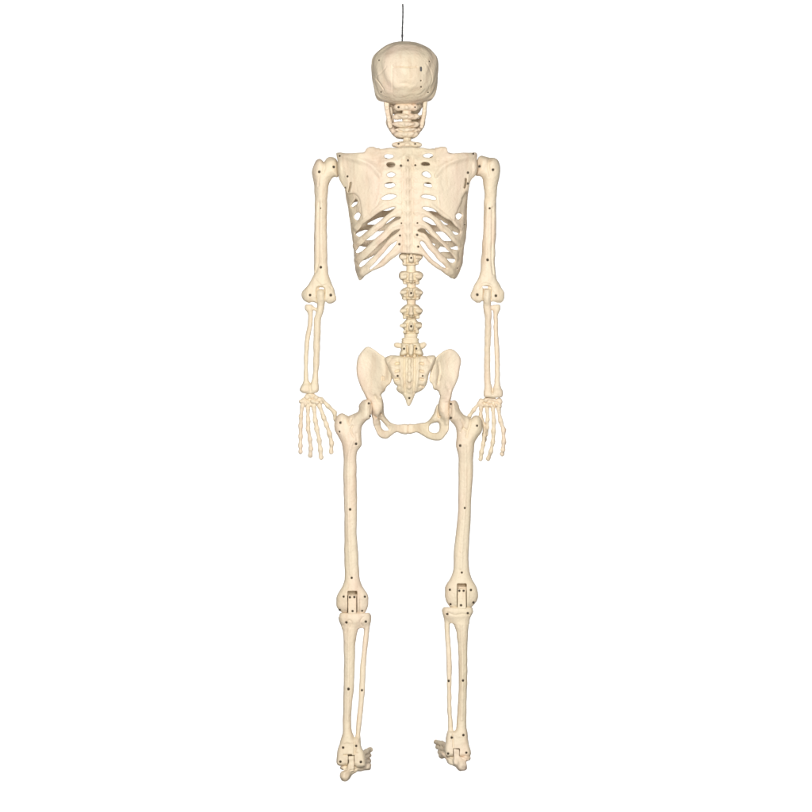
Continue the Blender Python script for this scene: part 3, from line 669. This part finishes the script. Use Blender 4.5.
# ---- arms
def arms():
    # left of the picture
    s = Vol(298, 344, -22, 20, 153, 308, 0.45)
    top = [(312.3, 174.6), (312.4, 170), (314, 164.4), (316.4, 160.4), (319.4, 158.8), (321.8, 159.8), (323.9, 161.6), (326.5, 158.6), (329.6, 157.1), (333.3, 157.3), (336.3, 159), (338, 163.5), (338.6, 171), (338, 176.8), (333.9, 177), (331, 179.6), (329.3, 183.9), (328, 190), (327, 200), (321, 208), (315.2, 200), (314.2, 185)]
    s.inflate(top, 7.5, lambda X, V: 10 - 3.4 * np.clip((V - 176) / 22, 0, 1), -1, k=0)
    s.loft([(178, 317, 326, 4.5, -1), (190, 315.4, 326.8, 6, -1), (205, 314.6, 327.2, 6.6, 0), (225, 314.3, 326.9, 6.5, 0), (245, 314, 327.1, 6.5, 0), (262, 314, 327.6, 6.6, 0), (272, 314, 328.4, 6.8, 0), (279, 311.8, 330.3, 7, 0), (284, 308.6, 332.2, 7, 0), (288, 305.2, 333.8, 7, 0), (292, 302.9, 335.3, 7, 0), (296, 302.2, 336.3, 7, 0), (299.5, 303, 336, 6.4, 0), (302, 306, 334, 5, 0), (303.4, 309.4, 331.4, 3, 0)], k=0.8, n=2.3)
    s.box((320.7, -8.5, 296.4), (4.5, 6, 10.2), r=3.6, k=1.4, mode='cut')
    s.box((321.6, 0, 288.6), (2.6, 20, 1.3), r=0.8, k=0.4, mode='cut')
    s.ell((313, 0, 305), (3.6, 9, 3.0), k=1.5, mode='cut'); s.ell((325.6, 0, 304.6), (2.0, 9, 3.4), k=1.5, mode='cut')
    s.relief([(319, 203), (318.6, 230), (318.4, 262), (316, 272)], 0.9, -0.7, (-30, 0)); s.relief([(321.5, 200), (321.5, 235), (322.5, 262)], 1.4, 0.7, (-30, 0))
    s.relief([(316, 280), (321, 285.4), (327, 285), (331, 288)], 0.8, -0.4, (-30, 0))
    s.relief([(320, 174), (319, 180), (318.6, 186)], 0.8, -0.5, (-30, 0)); s.relief([(324, 161), (324.5, 167), (323, 173)], 1.3, -0.8, (-30, 0))
    for x, v in ((319.3, 172.1), (333.9, 167.1), (320.6, 208.3), (320.9, 267.3), (310, 295.2), (330.9, 295.2)): s.screw(x, v, 1.15 if v != 208.3 else 0.8)
    s.mesh('upper_arm', root, lump=0.2, wl=10, seed=70)
    # right of the picture
    s = Vol(466, 509, -22, 20, 151, 308, 0.45)
    top = [(475.6, 175.4), (475.4, 170), (476, 163.4), (478, 158.4), (480.6, 156.3), (485, 156.3), (489.4, 157.8), (494, 157.5), (497.8, 160), (500, 164.6), (500.3, 169.8), (499.4, 175.7), (498, 182), (496.8, 191), (495.6, 200), (490, 208), (484.8, 199), (483.5, 186), (482.6, 179), (480.2, 176.5)]
    s.inflate(top, 7.5, lambda X, V: 10 - 3.4 * np.clip((V - 176) / 22, 0, 1), -1, k=0)
    s.loft([(178, 486.4, 494, 4.5, -1), (190, 484.8, 495.8, 6, -1), (205, 484, 496.4, 6.6, 0), (225, 483.4, 496.2, 6.5, 0), (245, 482.2, 495.6, 6.5, 0), (262, 481, 495, 6.6, 0), (270, 480.4, 495.3, 6.8, 0), (276, 479, 496.2, 7, 0), (281, 476.8, 497.4, 7, 0), (286, 473.8, 500.4, 7, 0), (290, 471.8, 502.8, 7, 0), (294, 470.8, 504.2, 7, 0), (297, 471.1, 504.3, 6.6, 0), (300, 472.8, 503.4, 5.6, 0), (302.6, 477, 500.6, 3, 0)], k=0.8, n=2.3)
    s.box((487.2, -8.5, 296), (4.5, 6, 10.4), r=3.6, k=1.4, mode='cut')
    s.box((485.2, 0, 287.3), (2.9, 20, 1.2), r=0.8, k=0.4, mode='cut')
    s.ell((493.6, 0, 304.4), (3.2, 9, 2.8), k=1.5, mode='cut'); s.ell((482.4, 0, 304.2), (1.8, 9, 3.2), k=1.5, mode='cut')
    s.relief([(492.3, 208), (492.0, 235), (491.5, 258), (493, 274)], 0.9, -0.8, (-30, 0)); s.relief([(487, 204), (486.6, 232), (486.2, 262)], 1.5, 0.7, (-30, 0))
    s.relief([(479, 288), (484, 283.6), (491, 285), (494, 291)], 0.8, -0.5, (-30, 0)); s.relief([(489, 158), (488.4, 166), (490, 176)], 1.3, -0.6, (-30, 0))
    for x, v in ((479.4, 166.5), (492.9, 169.9), (489.7, 208.4), (487.6, 260), (477.3, 294.8), (495.9, 295.9)): s.screw(x, v, 1.15)
    s.mesh('upper_arm', root, lump=0.2, wl=10, seed=71)

    # forearms
    s = Vol(296, 330, -14, 14, 281, 398, 0.4)
    s.loft([(289.4, 318.4, 323.4, 2, -2), (290.6, 316.9, 324.8, 4.5, -2.5), (294, 316.0, 325.3, 6, -2.5), (299, 316.1, 325.3, 6, -1.5), (306, 317, 324.4, 5, 0), (312, 316, 323.4, 4.5, 0), (320, 314, 321.2, 3.7, 0), (335, 313.6, 320.6, 3.5, 0), (350, 313.3, 319.9, 3.4, 0), (365, 313.3, 319.3, 3.3, 0), (377, 312.6, 318.2, 3.4, 0), (384, 310.4, 318.3, 4, 0), (390, 308.6, 318.3, 4.4, 0), (392, 309.5, 317.4, 3, 0)], k=1)
    s.loft([(304.6, 306, 311.6, 2.4, 1), (306, 304.9, 313, 3.6, 1), (309, 304.9, 313.1, 3.8, 1), (312, 307, 313, 3.2, 1), (316, 308.1, 312.8, 2.9, 1), (325, 307.6, 312.2, 2.8, 1), (335, 305.6, 310.6, 2.7, 1), (345, 304.5, 309, 2.6, 1), (365, 303.8, 307.9, 2.5, 1), (378, 303.7, 308.2, 2.8, 1), (385, 302, 311.4, 3.8, 0.5), (390.4, 300.2, 313, 4.6, 0), (392.6, 302.4, 312.6, 3, 0)], k=1)
    s.inflate([(302.2, 385), (306, 383.6), (309.2, 384), (312.6, 383), (318, 384), (318.3, 391), (310.7, 394), (300.3, 391)], 2.5, 4.3, 0, k=1.5)
    s.tube([(313, 0, 308, 1.6), (317, 0, 310, 1.8)], k=1.5)
    s.relief([(321, 290), (321.4, 299)], 2.2, 0.5, (-30, 0)); s.relief([(319.4, 312), (317.3, 330), (317, 370)], 0.9, 0.4, (-30, 0)); s.relief([(310, 384), (310.6, 391)], 1.2, -0.5, (-30, 0))
    s.mesh('forearm', root, lump=0.15, wl=9, seed=72)
    s = Vol(479, 506, -14, 14, 283, 402, 0.4)
    s.loft([(288.6, 485, 490, 2, -2), (290, 483.5, 491.3, 4.5, -2.5), (295, 482.8, 491.8, 6, -2.5), (301, 483, 491, 6, -1.5), (307, 483.2, 491, 5, 0), (313, 484, 491.8, 4.4, 0), (320, 485, 491.4, 3.7, 0), (332, 484.7, 491.3, 3.5, 0), (350, 484.2, 490.3, 3.4, 0), (367, 483.8, 490.3, 3.4, 0), (382, 484, 491, 3.6, 0), (390, 484.1, 492.6, 4.2, 0), (395, 483.8, 493, 4.2, 0), (397, 485, 492, 3, 0)], k=1)
    s.loft([(304.6, 493.6, 499, 2.4, 1), (306, 491.6, 500.4, 3.6, 1), (309, 491.9, 500.4, 3.8, 1), (312, 493, 498.8, 3.2, 1), (316, 493.6, 497.8, 2.9, 1), (330, 493.8, 498, 2.7, 1), (350, 494.4, 499.3, 2.7, 1), (370, 495, 499.8, 2.7, 1), (382, 494.6, 500, 2.9, 1), (388, 493.2, 501.2, 3.8, 0.5), (393, 491.6, 502.6, 4.5, 0), (396.4, 491, 502, 4, 0), (397.4, 492, 500.6, 3, 0)], k=1)
    s.inflate([(484.2, 391), (488, 390), (492.4, 391.4), (495, 389), (501.4, 389), (502.6, 394), (501, 397), (493, 397.6), (485, 397.4), (483.8, 395)], 2.5, 4.2, 0, k=1.5)
    s.tube([(491, 0, 308, 1.8), (494, 0, 308, 1.8)], k=1.5)
    s.relief([(488, 292), (487, 302)], 2.2, 0.5, (-30, 0)); s.relief([(488, 312), (488, 330), (487, 370)], 0.9, 0.4, (-30, 0)); s.relief([(492.4, 388), (492.4, 394)], 1.0, -0.6, (-30, 0))
    s.mesh('forearm', root, lump=0.15, wl=9, seed=73)
arms()

def finger(s, pts, r=1.35, y=0):
    """metacarpal and three phalanges: a chain that swells at each joint"""
    r *= 1.12
    for a, b in zip(pts[:-1], pts[1:]):
        m = tuple((a[i] + b[i]) / 2 for i in range(3))
        s.tube([(a[0], a[1] + y, a[2], r * 1.22), (m[0], m[1] + y, m[2], r * 0.82), (b[0], b[1] + y, b[2], r * 1.15)], k=0.6, smooth=3)
    e = pts[-1]; s.ell((e[0], e[1] + y, e[2]), (r * 0.9, r * 0.8, r * 1.2), k=0.5)

def hands():
    s = Vol(294, 342, -10, 22, 391, 464, 0.3)
    rng = np.random.RandomState(4)
    for x, v, r in ((303.5, 401, 3.1), (300.9, 401.6, 2.1), (307, 397.4, 2.6), (311.5, 396.6, 2.7), (316, 397.6, 2.7), (319.6, 399.6, 2.7), (308, 402, 2.5), (312.6, 401.4, 2.6), (317, 402.4, 2.4), (321.4, 402.2, 1.9), (305.4, 404.6, 2.0)):
        s.ell((x, rng.rand() * 2 - 0.4, v), (r * 1.05, 3.0, r * 0.92), k=0.5, ang=rng.rand())
    s.inflate([(301, 400), (305, 396.6), (316, 395.6), (322, 399), (322.6, 404), (313, 406), (303, 406)], 1.5, 1.0, 1.2, k=0.3)
    s.tube([(303, 1, 403, 1.5), (310, 1, 404.6, 1.6), (319, 1, 404, 1.5)], k=0.8)
    s.ell((310.6, 1, 395), (5, 3, 1.9), k=0.8)
    finger(s, [(302.4, 1, 405.5), (300.9, 2, 416.8), (300.6, 3, 426), (300.6, 4, 436), (300.4, 5, 446), (300.3, 6, 452)], 1.7)
    finger(s, [(307.8, 1, 406.5), (308.2, 2, 421), (308, 3, 428.8), (310, 4, 439.6), (310.8, 6, 449), (310.2, 8, 455.6)], 1.75)
    finger(s, [(313.8, 1, 406.5), (315.4, 2, 421), (316.8, 3, 429), (319.2, 4, 440), (320.4, 5, 450), (321, 6, 457.6)], 1.85)
    finger(s, [(319.2, 1, 405), (323.8, 2, 417.7), (326.4, 3, 424.5), (329.4, 4, 433.6), (331.6, 6, 443), (331, 8, 452)], 1.85)
    finger(s, [(321.4, 2, 399.6), (328, 4, 406), (334.4, 7, 412.5), (335.6, 9, 419.5)], 1.8)
    s.mesh('hand', root, lump=0.12, wl=4, seed=80)
    s = Vol(463, 509, -10, 26, 394, 466, 0.3)
    for x, v, r in ((481.4, 401, 2.6), (485.6, 400.4, 2.5), (490, 402, 2.6), (494.5, 400, 2.4), (499.4, 401, 3.2), (482.4, 405, 2.4), (487, 405.2, 2.4), (491.8, 405.6, 2.4), (496.4, 404.8, 2.5), (499.8, 406, 1.9)):
        s.ell((x, rng.rand() * 2 + 4, v), (r * 1.1, 3.0, r * 0.9), k=0.5, ang=rng.rand())
    s.inflate([(480, 400), (486, 398.6), (498, 398.6), (501.6, 402), (500.6, 407), (490, 408), (480.6, 407)], 1.5, 1.0, 5.6, k=0.3)
    s.ell((489.4, 4.5, 398.8), (5, 3, 1.9), k=0.8)
    finger(s, [(481.2, 0, 407), (480.7, 2, 417), (484.4, 4, 425.6), (484.2, 5, 435), (483.4, 6, 444), (481.6, 7, 452.5), (480.6, 8, 459)], 1.7, 5)
    finger(s, [(487.2, 0, 408), (487.6, 1, 420), (487.2, 3, 427.5), (486, 8, 434), (484.6, 14, 440)], 1.6, 5)
    finger(s, [(493, 0, 408), (494, 1, 422), (493.6, 2, 431), (493, 3, 442), (491, 5, 451.5), (488.2, 8, 458.6)], 1.75, 5)
    finger(s, [(498.4, 0, 407.5), (500.6, 1, 421), (503.6, 2, 430), (503.8, 3, 442), (503, 4, 449.8), (502.2, 6, 454)], 1.8, 5)
    finger(s, [(480, 0, 402.5), (473.6, 3, 410), (469.6, 6, 416), (468.6, 9, 421)], 1.6, 5)
    s.mesh('hand', root, lump=0.12, wl=4, seed=81)
hands()

# ---- legs
def knee_block(x0, x1, v0, v1, screws, seed):
    s = Vol(x0 - 3, x1 + 3, -16, 8, v0 - 3, v1 + 5, 0.35)
    s.box(((x0 + x1) / 2, -3, (v0 + v1) / 2), ((x1 - x0) / 2, 6.0, (v1 - v0) / 2), r=1.0, k=0)
    for x, v in screws: s.screw(x, v, 0.95)
    s.mesh('knee_hinge', root, lump=0.08, seed=seed)

def legs():
    # thigh at left
    s = Vol(330, 375, -24, 16, 396, 618, 0.5)
    top = [(359, 410), (359, 405), (362.6, 400.6), (367, 399.2), (371, 400.4), (372, 408), (371, 417.3), (366.6, 420.8), (363.2, 424.6), (361.5, 429), (361.3, 438), (361.8, 444.6), (359.6, 448.4), (357.2, 452), (356.4, 460), (355.6, 470), (350, 477), (344.4, 470), (343.4, 458), (342.2, 445), (339.6, 438.6), (334.9, 431), (334.5, 423), (337, 416), (341.5, 413.1), (344.9, 414.2), (348.2, 416.2), (352.6, 414.4), (357, 412.6)]
    s.inflate(top, 6.5, lambda X, V: 8.6 - 2.2 * np.clip((V - 440) / 24, 0, 1), lambda X, V: -2 - 8 * np.clip((56 - np.abs(X - 409.6)) / 12, 0, 1) * np.clip((434 - V) / 15, 0, 1), k=0)
    s.loft([(446, 347, 353.5, 4.5, -2), (455, 344.6, 355.8, 6, -2), (473, 343.2, 356.7, 6.6, -2), (500, 344, 357, 6.4, -2), (530, 344.4, 356.8, 6.4, -2), (550, 344.2, 358, 6.6, -2), (570, 344.6, 359, 7, -2), (579, 344.8, 360, 7.4, -2), (585, 343, 361.8, 8, -2), (590, 340, 364.8, 8.6, -2), (594, 337.6, 367.4, 9, -2), (598, 336.3, 368.7, 9.2, -2), (605, 336.2, 368.4, 9, -2), (609, 338, 367.2, 8, -2), (611.6, 340.5, 366, 6, -2), (612.8, 342.6, 365.2, 5, -2)], k=0.8, n=2.4)
    s.box((352.3, -8, 603), (4.9, 10.5, 12.2), r=0.8, k=0.4, mode='cut')
    s.relief([(346.4, 598), (346, 611)], 0.8, 0.35, (-30, 0)); s.relief([(358.8, 598), (358.8, 612)], 1.0, 0.4, (-30, 0)); s.relief([(360.2, 600), (360.2, 611)], 0.5, -0.3, (-30, 0))
    s.relief([(348.5, 417), (348, 421), (349.4, 425), (351.6, 419)], 0.8, -0.8, (-30, 0)); s.relief([(352.4, 426), (351, 431), (354, 437)], 0.9, -0.7, (-30, 0))
    s.relief([(350, 424), (355, 418), (361, 412)], 2.0, 0.6, (-30, 0)); s.relief([(356, 433), (357, 440)], 1.0, -0.5, (-30, 0)); s.relief([(353, 441), (348.6, 455), (348, 480), (349, 540), (351, 574)], 1.3, 0.8, (-30, 0))
    s.relief([(371, 404), (370.6, 411), (370.9, 417)], 0.6, -0.6, (-30, 0))
    for x, v in ((340.4, 422.7), (356.2, 443.9), (369, 403.4), (370.2, 416.2), (350.2, 509.4), (351.7, 577.8), (343.6, 596.5), (365, 596.6), (339.7, 610), (362.2, 610.8), (339.4, 431.8)): s.screw(x, v, 1.05 if v < 430 or v > 440 else 0.8)
    s.mesh('thigh_bone', root, lump=0.13, wl=14, seed=90)
    knee_block(348.1, 356.5, 595, 614, ((349.9, 597.2), (354.4, 597), (352.6, 611)), 91)
    # thigh at right
    s = Vol(441, 487, -24, 16, 396, 613, 0.5)
    top = [(449.4, 402), (451.4, 400.8), (455.4, 400.2), (458.6, 404.5), (459.8, 409.6), (463.5, 414.5), (469.2, 416.8), (471.4, 418), (473.4, 416.4), (477.3, 415.7), (481.2, 418.8), (482.4, 425.5), (481.8, 431.5), (478.3, 436.4), (475, 442.3), (474.3, 450), (473, 460), (472, 470), (465.5, 478), (459.4, 470), (458.5, 457), (456, 446), (456.6, 438.4), (456.4, 430.5), (454.6, 425.5), (449.6, 419.6), (449.2, 410)]
    s.inflate(top, 6.5, lambda X, V: 8.6 - 2.2 * np.clip((V - 440) / 24, 0, 1), lambda X, V: -2 - 8 * np.clip((56 - np.abs(X - 409.6)) / 12, 0, 1) * np.clip((434 - V) / 15, 0, 1), k=0)
    s.loft([(446, 462.5, 470, 4.5, -2), (455, 460, 472.4, 6, -2), (473, 458.4, 473, 6.6, -2), (490, 458.3, 471.8, 6.4, -2), (508, 458, 471, 6.4, -2), (522, 457, 470.6, 6.4, -2), (540, 455.2, 469.3, 6.6, -2), (555, 453.7, 468.6, 6.8, -2), (568, 453.2, 469.2, 7.2, -2), (575, 451.6, 470.6, 7.6, -2), (580, 449.2, 472.4, 8.2, -2), (584, 446.4, 474.8, 8.8, -2), (588, 444.8, 476.6, 9.2, -2), (595, 444.7, 477.8, 9.2, -2), (600, 445.8, 476.8, 8.6, -2), (604, 447.8, 474.4, 7.6, -2), (606.6, 449.6, 472, 6, -2), (607.6, 451, 471, 5, -2)], k=0.8, n=2.4)
    s.box((461.8, -8, 597), (4.9, 10.5, 13.8), r=1.2, k=0.4, mode='cut')
    s.relief([(455.4, 593), (455.8, 605)], 0.8, 0.35, (-30, 0)); s.relief([(468.4, 590), (468.4, 604)], 1.0, 0.4, (-30, 0))
    s.relief([(470, 418), (470, 424), (468, 430)], 1.0, -0.8, (-30, 0)); s.relief([(463, 428), (467, 431), (466.6, 437)], 0.9, -0.8, (-30, 0)); s.relief([(461, 420), (464, 426), (461, 432)], 0.9, -0.6, (-30, 0)); s.relief([(455, 410), (462, 419), (466, 426)], 1.8, 0.5, (-30, 0))
    s.relief([(450.6, 408), (450.4, 414)], 0.6, -0.7, (-30, 0)); s.relief([(465, 445), (465.6, 470), (465, 500), (463, 530), (461, 568)], 1.4, 0.8, (-30, 0)); s.relief([(461, 520), (458, 556)], 1.2, 0.35, (-30, 0))
    for x, v in ((450.7, 404), (450.6, 418), (477, 425.7), (460, 445.7), (464.8, 508), (461.8, 572.5), (449.8, 589.7), (471, 589.9), (450.4, 604.2), (473.6, 602.6)): s.screw(x, v, 1.1)
    s.mesh('thigh_bone', root, lump=0.13, wl=14, seed=92)
    knee_block(457.4, 466, 588.6, 609, ((459.3, 590.7), (463.6, 590.7), (461, 605.2)), 93)

    # lower leg at left
    s = Vol(332, 376, -18, 14, 610, 771, 0.45)
    s.loft([(612.6, 341, 369.4, 6, -1), (614, 339.6, 370.4, 8, -1), (618, 339.2, 370.8, 8.4, -1), (621.4, 340, 370.2, 8, -1), (625, 342.4, 367.4, 6, -1), (628, 344, 365, 4, -1)], k=1.5, n=2.6)
    s.loft([(618, 340, 365, 7, -1), (622, 340.6, 362.6, 7, -1), (626, 342, 360, 6.8, -1), (630, 342.9, 358, 6.6, -1), (637, 343.4, 356.2, 6.2, -1), (648, 343.7, 355, 6, -1), (665, 344, 354.8, 5.8, -1), (689, 343.5, 353.8, 5.8, -1), (705, 343.3, 352, 5.6, -1), (722, 343, 351.3, 5.6, -1), (734, 342.6, 352.4, 6, -1), (742, 340.6, 354.6, 6.6, -1)], k=2.5, n=2.3)
    s.loft([(616, 362, 370.4, 4, 0), (622, 363, 370, 3.6, 0), (630, 363.7, 369.4, 3.1, 0), (640, 363, 368.4, 2.9, 0), (650, 361.9, 367.3, 2.8, 0), (670, 359.9, 365.7, 2.8, 0), (690, 359.2, 365, 2.8, 0), (706, 358.2, 363.6, 2.8, 0), (722, 356.5, 361.8, 2.9, 0), (736, 355.7, 360.4, 3.2, 0), (742, 354.6, 360.4, 3.6, 0)], k=2, n=2.2)
    s.inflate([(342.6, 735), (347, 732), (352, 733.5), (354, 738.4), (356, 737.6), (359.8, 737), (360.2, 741), (362, 748), (364.7, 752.8), (365.5, 761.4), (364.8, 766.6), (357, 767.4), (355, 766), (352, 766.4), (348, 765.8), (340, 765.8), (337.2, 764.4), (336.3, 761), (336.9, 754), (338, 748.4), (340.4, 742)], 4, 6.6, -1, k=2)
    s.box((351.3, -5, 763), (3.3, 7.5, 8.0), r=0.6, k=0.4, mode='cut')
    s.relief([(344, 754.8), (351.5, 754.6)], 0.6, -0.6, (-30, 0)); s.relief([(354.6, 742), (354.6, 754)], 0.9, -0.6, (-30, 0)); s.relief([(356.2, 749), (355, 752), (357.6, 753)], 0.6, -0.4, (-30, 0)); s.relief([(343, 626), (349, 620), (352, 624), (346, 632)], 0.7, -0.45, (-30, 0))
    s.relief([(363, 617), (360, 622), (363, 626)], 0.8, -0.5, (-30, 0)); s.relief([(349, 628), (348.4, 660), (348, 720)], 1.2, 0.7, (-30, 0))
    for x, v in ((346.4, 622.4), (366, 621.7), (348.5, 689), (361.9, 690.3), (343.1, 747.5), (356.2, 745.8), (340.4, 761.6), (360.9, 761.9)): s.screw(x, v, 1.1)
    s.mesh('lower_leg', root, lump=0.13, wl=12, seed=94)
    # lower leg at right
    s = Vol(438, 478, -18, 14, 605, 766, 0.45)
    s.loft([(607.2, 444, 472, 6, -1), (608.6, 442.8, 472.9, 8, -1), (612, 442.2, 472.5, 8.4, -1), (615.6, 443.6, 470.6, 8, -1), (619.6, 446, 468.6, 6, -1), (623, 449, 467.4, 4, -1)], k=1.5, n=2.6)
    s.loft([(612, 447, 471.4, 7, -1), (616, 449.6, 470, 7, -1), (621, 452.2, 469, 6.8, -1), (627, 455, 468.4, 6.6, -1), (634, 456.6, 467.9, 6.2, -1), (650, 458, 467.4, 6, -1), (665, 458.5, 467.4, 5.8, -1), (682, 458.6, 467.3, 5.8, -1), (700, 458, 466.8, 5.6, -1), (716, 457, 466.6, 5.6, -1), (728, 456, 466.6, 6, -1), (736, 454.4, 467.6, 6.6, -1)], k=2.5, n=2.3)
    s.loft([(610, 442.6, 451, 4, 0), (617, 444.3, 450.4, 3.6, 0), (626, 444.6, 449.6, 3.1, 0), (636, 445, 450, 2.9, 0), (650, 446, 451.2, 2.8, 0), (670, 446.6, 451.7, 2.8, 0), (690, 446.9, 451.3, 2.8, 0), (710, 447.3, 451.4, 2.8, 0), (722, 448, 452.6, 2.9, 0), (732, 447.9, 453.4, 3.2, 0), (738, 446.6, 454, 3.6, 0)], k=2, n=2.2)
    s.inflate([(447.8, 731), (453.6, 731.4), (456, 730), (461, 728), (466.8, 730), (467.8, 737), (468.7, 743), (470.4, 749), (470.5, 755), (466.6, 757.4), (460.8, 757), (456, 757), (453, 756.6), (447.4, 756.4), (445.4, 754.6), (444.3, 748.4), (445.3, 743), (446.1, 737)], 4, 6.6, -1, k=2)
    s.box((456.5, -5, 756.4), (3.2, 7.5, 8.0), r=0.6, k=0.4, mode='cut')
    s.relief([(452.8, 734), (453.2, 747)], 0.6, -0.7, (-30, 0)); s.relief([(447, 612), (455, 615), (463, 613.6), (469, 615)], 0.8, -0.5, (-30, 0)); s.relief([(458, 614), (459, 622)], 1.0, -0.3, (-30, 0)); s.relief([(461, 625), (462.6, 660), (462, 720)], 1.2, 0.7, (-30, 0))
    for x, v in ((447.2, 614), (467.8, 613.2), (448.6, 681), (463, 680.5), (451.8, 737.5), (463.4, 735), (448, 753.6), (466.4, 752.6)): s.screw(x, v, 1.1)
    s.mesh('lower_leg', root, lump=0.13, wl=12, seed=95)

    # feet: ankle tongue, heel, and toes turned to the inner side
    s = Vol(334, 378, -22, 76, 744, 786, 0.45)
    s.box((351.3, -2, 763), (2.85, 6, 7.6), r=0.9, k=0)
    s.inflate([(349, 764), (354, 763), (358, 766), (366, 763.4), (371, 764.4), (370.6, 769.4), (366, 771), (358.4, 771.8), (354, 773.6), (351.6, 775.4), (349.6, 778.8), (346, 780.9), (341.8, 780.4), (340.3, 776), (342, 771), (346, 768)], 3.2, 6, lambda X, V: -4 + 0.9 * np.clip(X - 348, 0, 30), k=2)
    s.ell((344.6, -8, 775.6), (4.4, 6, 5), k=2)
    s.ell((344.2, 2, 767.6), (4, 6, 3), k=1)
    for (x, v, r) in ((369.7, 751.8, 2.5), (368.6, 757, 2.3), (368.8, 762.4, 2.3), (368, 767.2, 2.6)):
        s.tube([(356, 8, 762 + (v - 760) * 0.3, 3.6), (362, 26, 761 + (v - 760) * 0.7, 2.3), (366.4, 44, v + 0.6, 2.5), (368, 52, v, 1.8), (x, 60, v - 0.4, r), (x + 0.2, 66, v - 0.2, r * 0.9)], k=1.0, smooth=3)
    s.relief([(350, 770), (356, 769)], 0.7, -0.6, (-30, 10)); s.relief([(343, 770.6), (348, 769)], 0.6, -0.6, (-30, 10))
    s.mesh('foot', root, lump=0.26, wl=6, seed=96)
    s = Vol(430, 476, -22, 76, 736, 776, 0.45)
    s.box((456.5, -2, 756.5), (2.75, 6, 7.6), r=0.9, k=0)
    s.inflate([(459, 756), (466, 757.6), (470.2, 757.4), (469.4, 760.6), (466.4, 761.6), (466.9, 765.2), (465.6, 770.2), (459.5, 770.6), (455.2, 766.8), (448.3, 764), (445.7, 759), (441, 756.4), (440.8, 752), (446, 753), (452, 757)], 3.2, 6, lambda X, V: -4 + 0.9 * np.clip(459 - X, 0, 30), k=2)
    s.ell((461.6, -8, 765.4), (4.2, 6, 4.6), k=2)
    s.ell((466, 1, 756.4), (4, 7, 4.4), k=1)
    for (x, v, r) in ((436.6, 743.6, 2.3), (438, 748.8, 2.2), (440.4, 753.4, 2.3), (443.4, 756.4, 2.2)):
        s.tube([(452, 8, 754 + (v - 752) * 0.3, 3.6), (446, 26, 752.6 + (v - 752) * 0.7, 2.4), (441.6, 44, v + 0.8, 2.6), (440 * 0.5 + x * 0.5, 52, v, 1.8), (x, 60, v - 0.2, r), (x - 0.4, 66, v, r * 0.85)], k=1.0, smooth=3)
    s.relief([(447, 758), (452, 759.5)], 0.7, -0.6, (-30, 10)); s.relief([(462, 758.4), (467, 760)], 0.6, -0.6, (-30, 10))
    s.mesh('foot', root, lump=0.26, wl=6, seed=97)
legs()

# ---- the wire it hangs from
def hanging_wire():
    pts = [(402.7, 3.8), (402.9, 9), (402.8, 18), (402.4, 28), (402.3, 35), (402.2, 44)]
    n = 10; vs = []; fs = []; C = crom(pts, 5)
    ring = []
    for i, (x, v) in enumerate(C):
        r = 0.72
        if 34.6 < v < 37.6: r = 0.95
        for j in range(n):
            a = 2 * math.pi * j / n + v * 0.5
            rr = r * (1 + 0.12 * math.cos(2 * a + v * 2))
            vs.append(((x + rr * math.cos(a) - 406) * S, (rr * math.sin(a) + 2) * S, (812 - v) * S))
    for i in range(len(C) - 1):
        for j in range(n): fs.append((i * n + j, i * n + (j + 1) % n, (i + 1) * n + (j + 1) % n, (i + 1) * n + j))
    fs.append(tuple(range(n))[::-1]); fs.append(tuple((len(C) - 1) * n + j for j in range(n)))
    o = mesh_obj('hanging_wire', vs, fs, WIRE, None, True)
    o['label'] = 'thin black wire rising straight up from the top of the skull'
    o['category'] = 'wire'
hanging_wire()

# put the empty at the skeleton's lowest point while its parts stay where they are
base = Vector(((408 - 406) * S, 0, (812 - 781) * S))
root.location = base
for ch in root.children: ch.location = ch.location - base
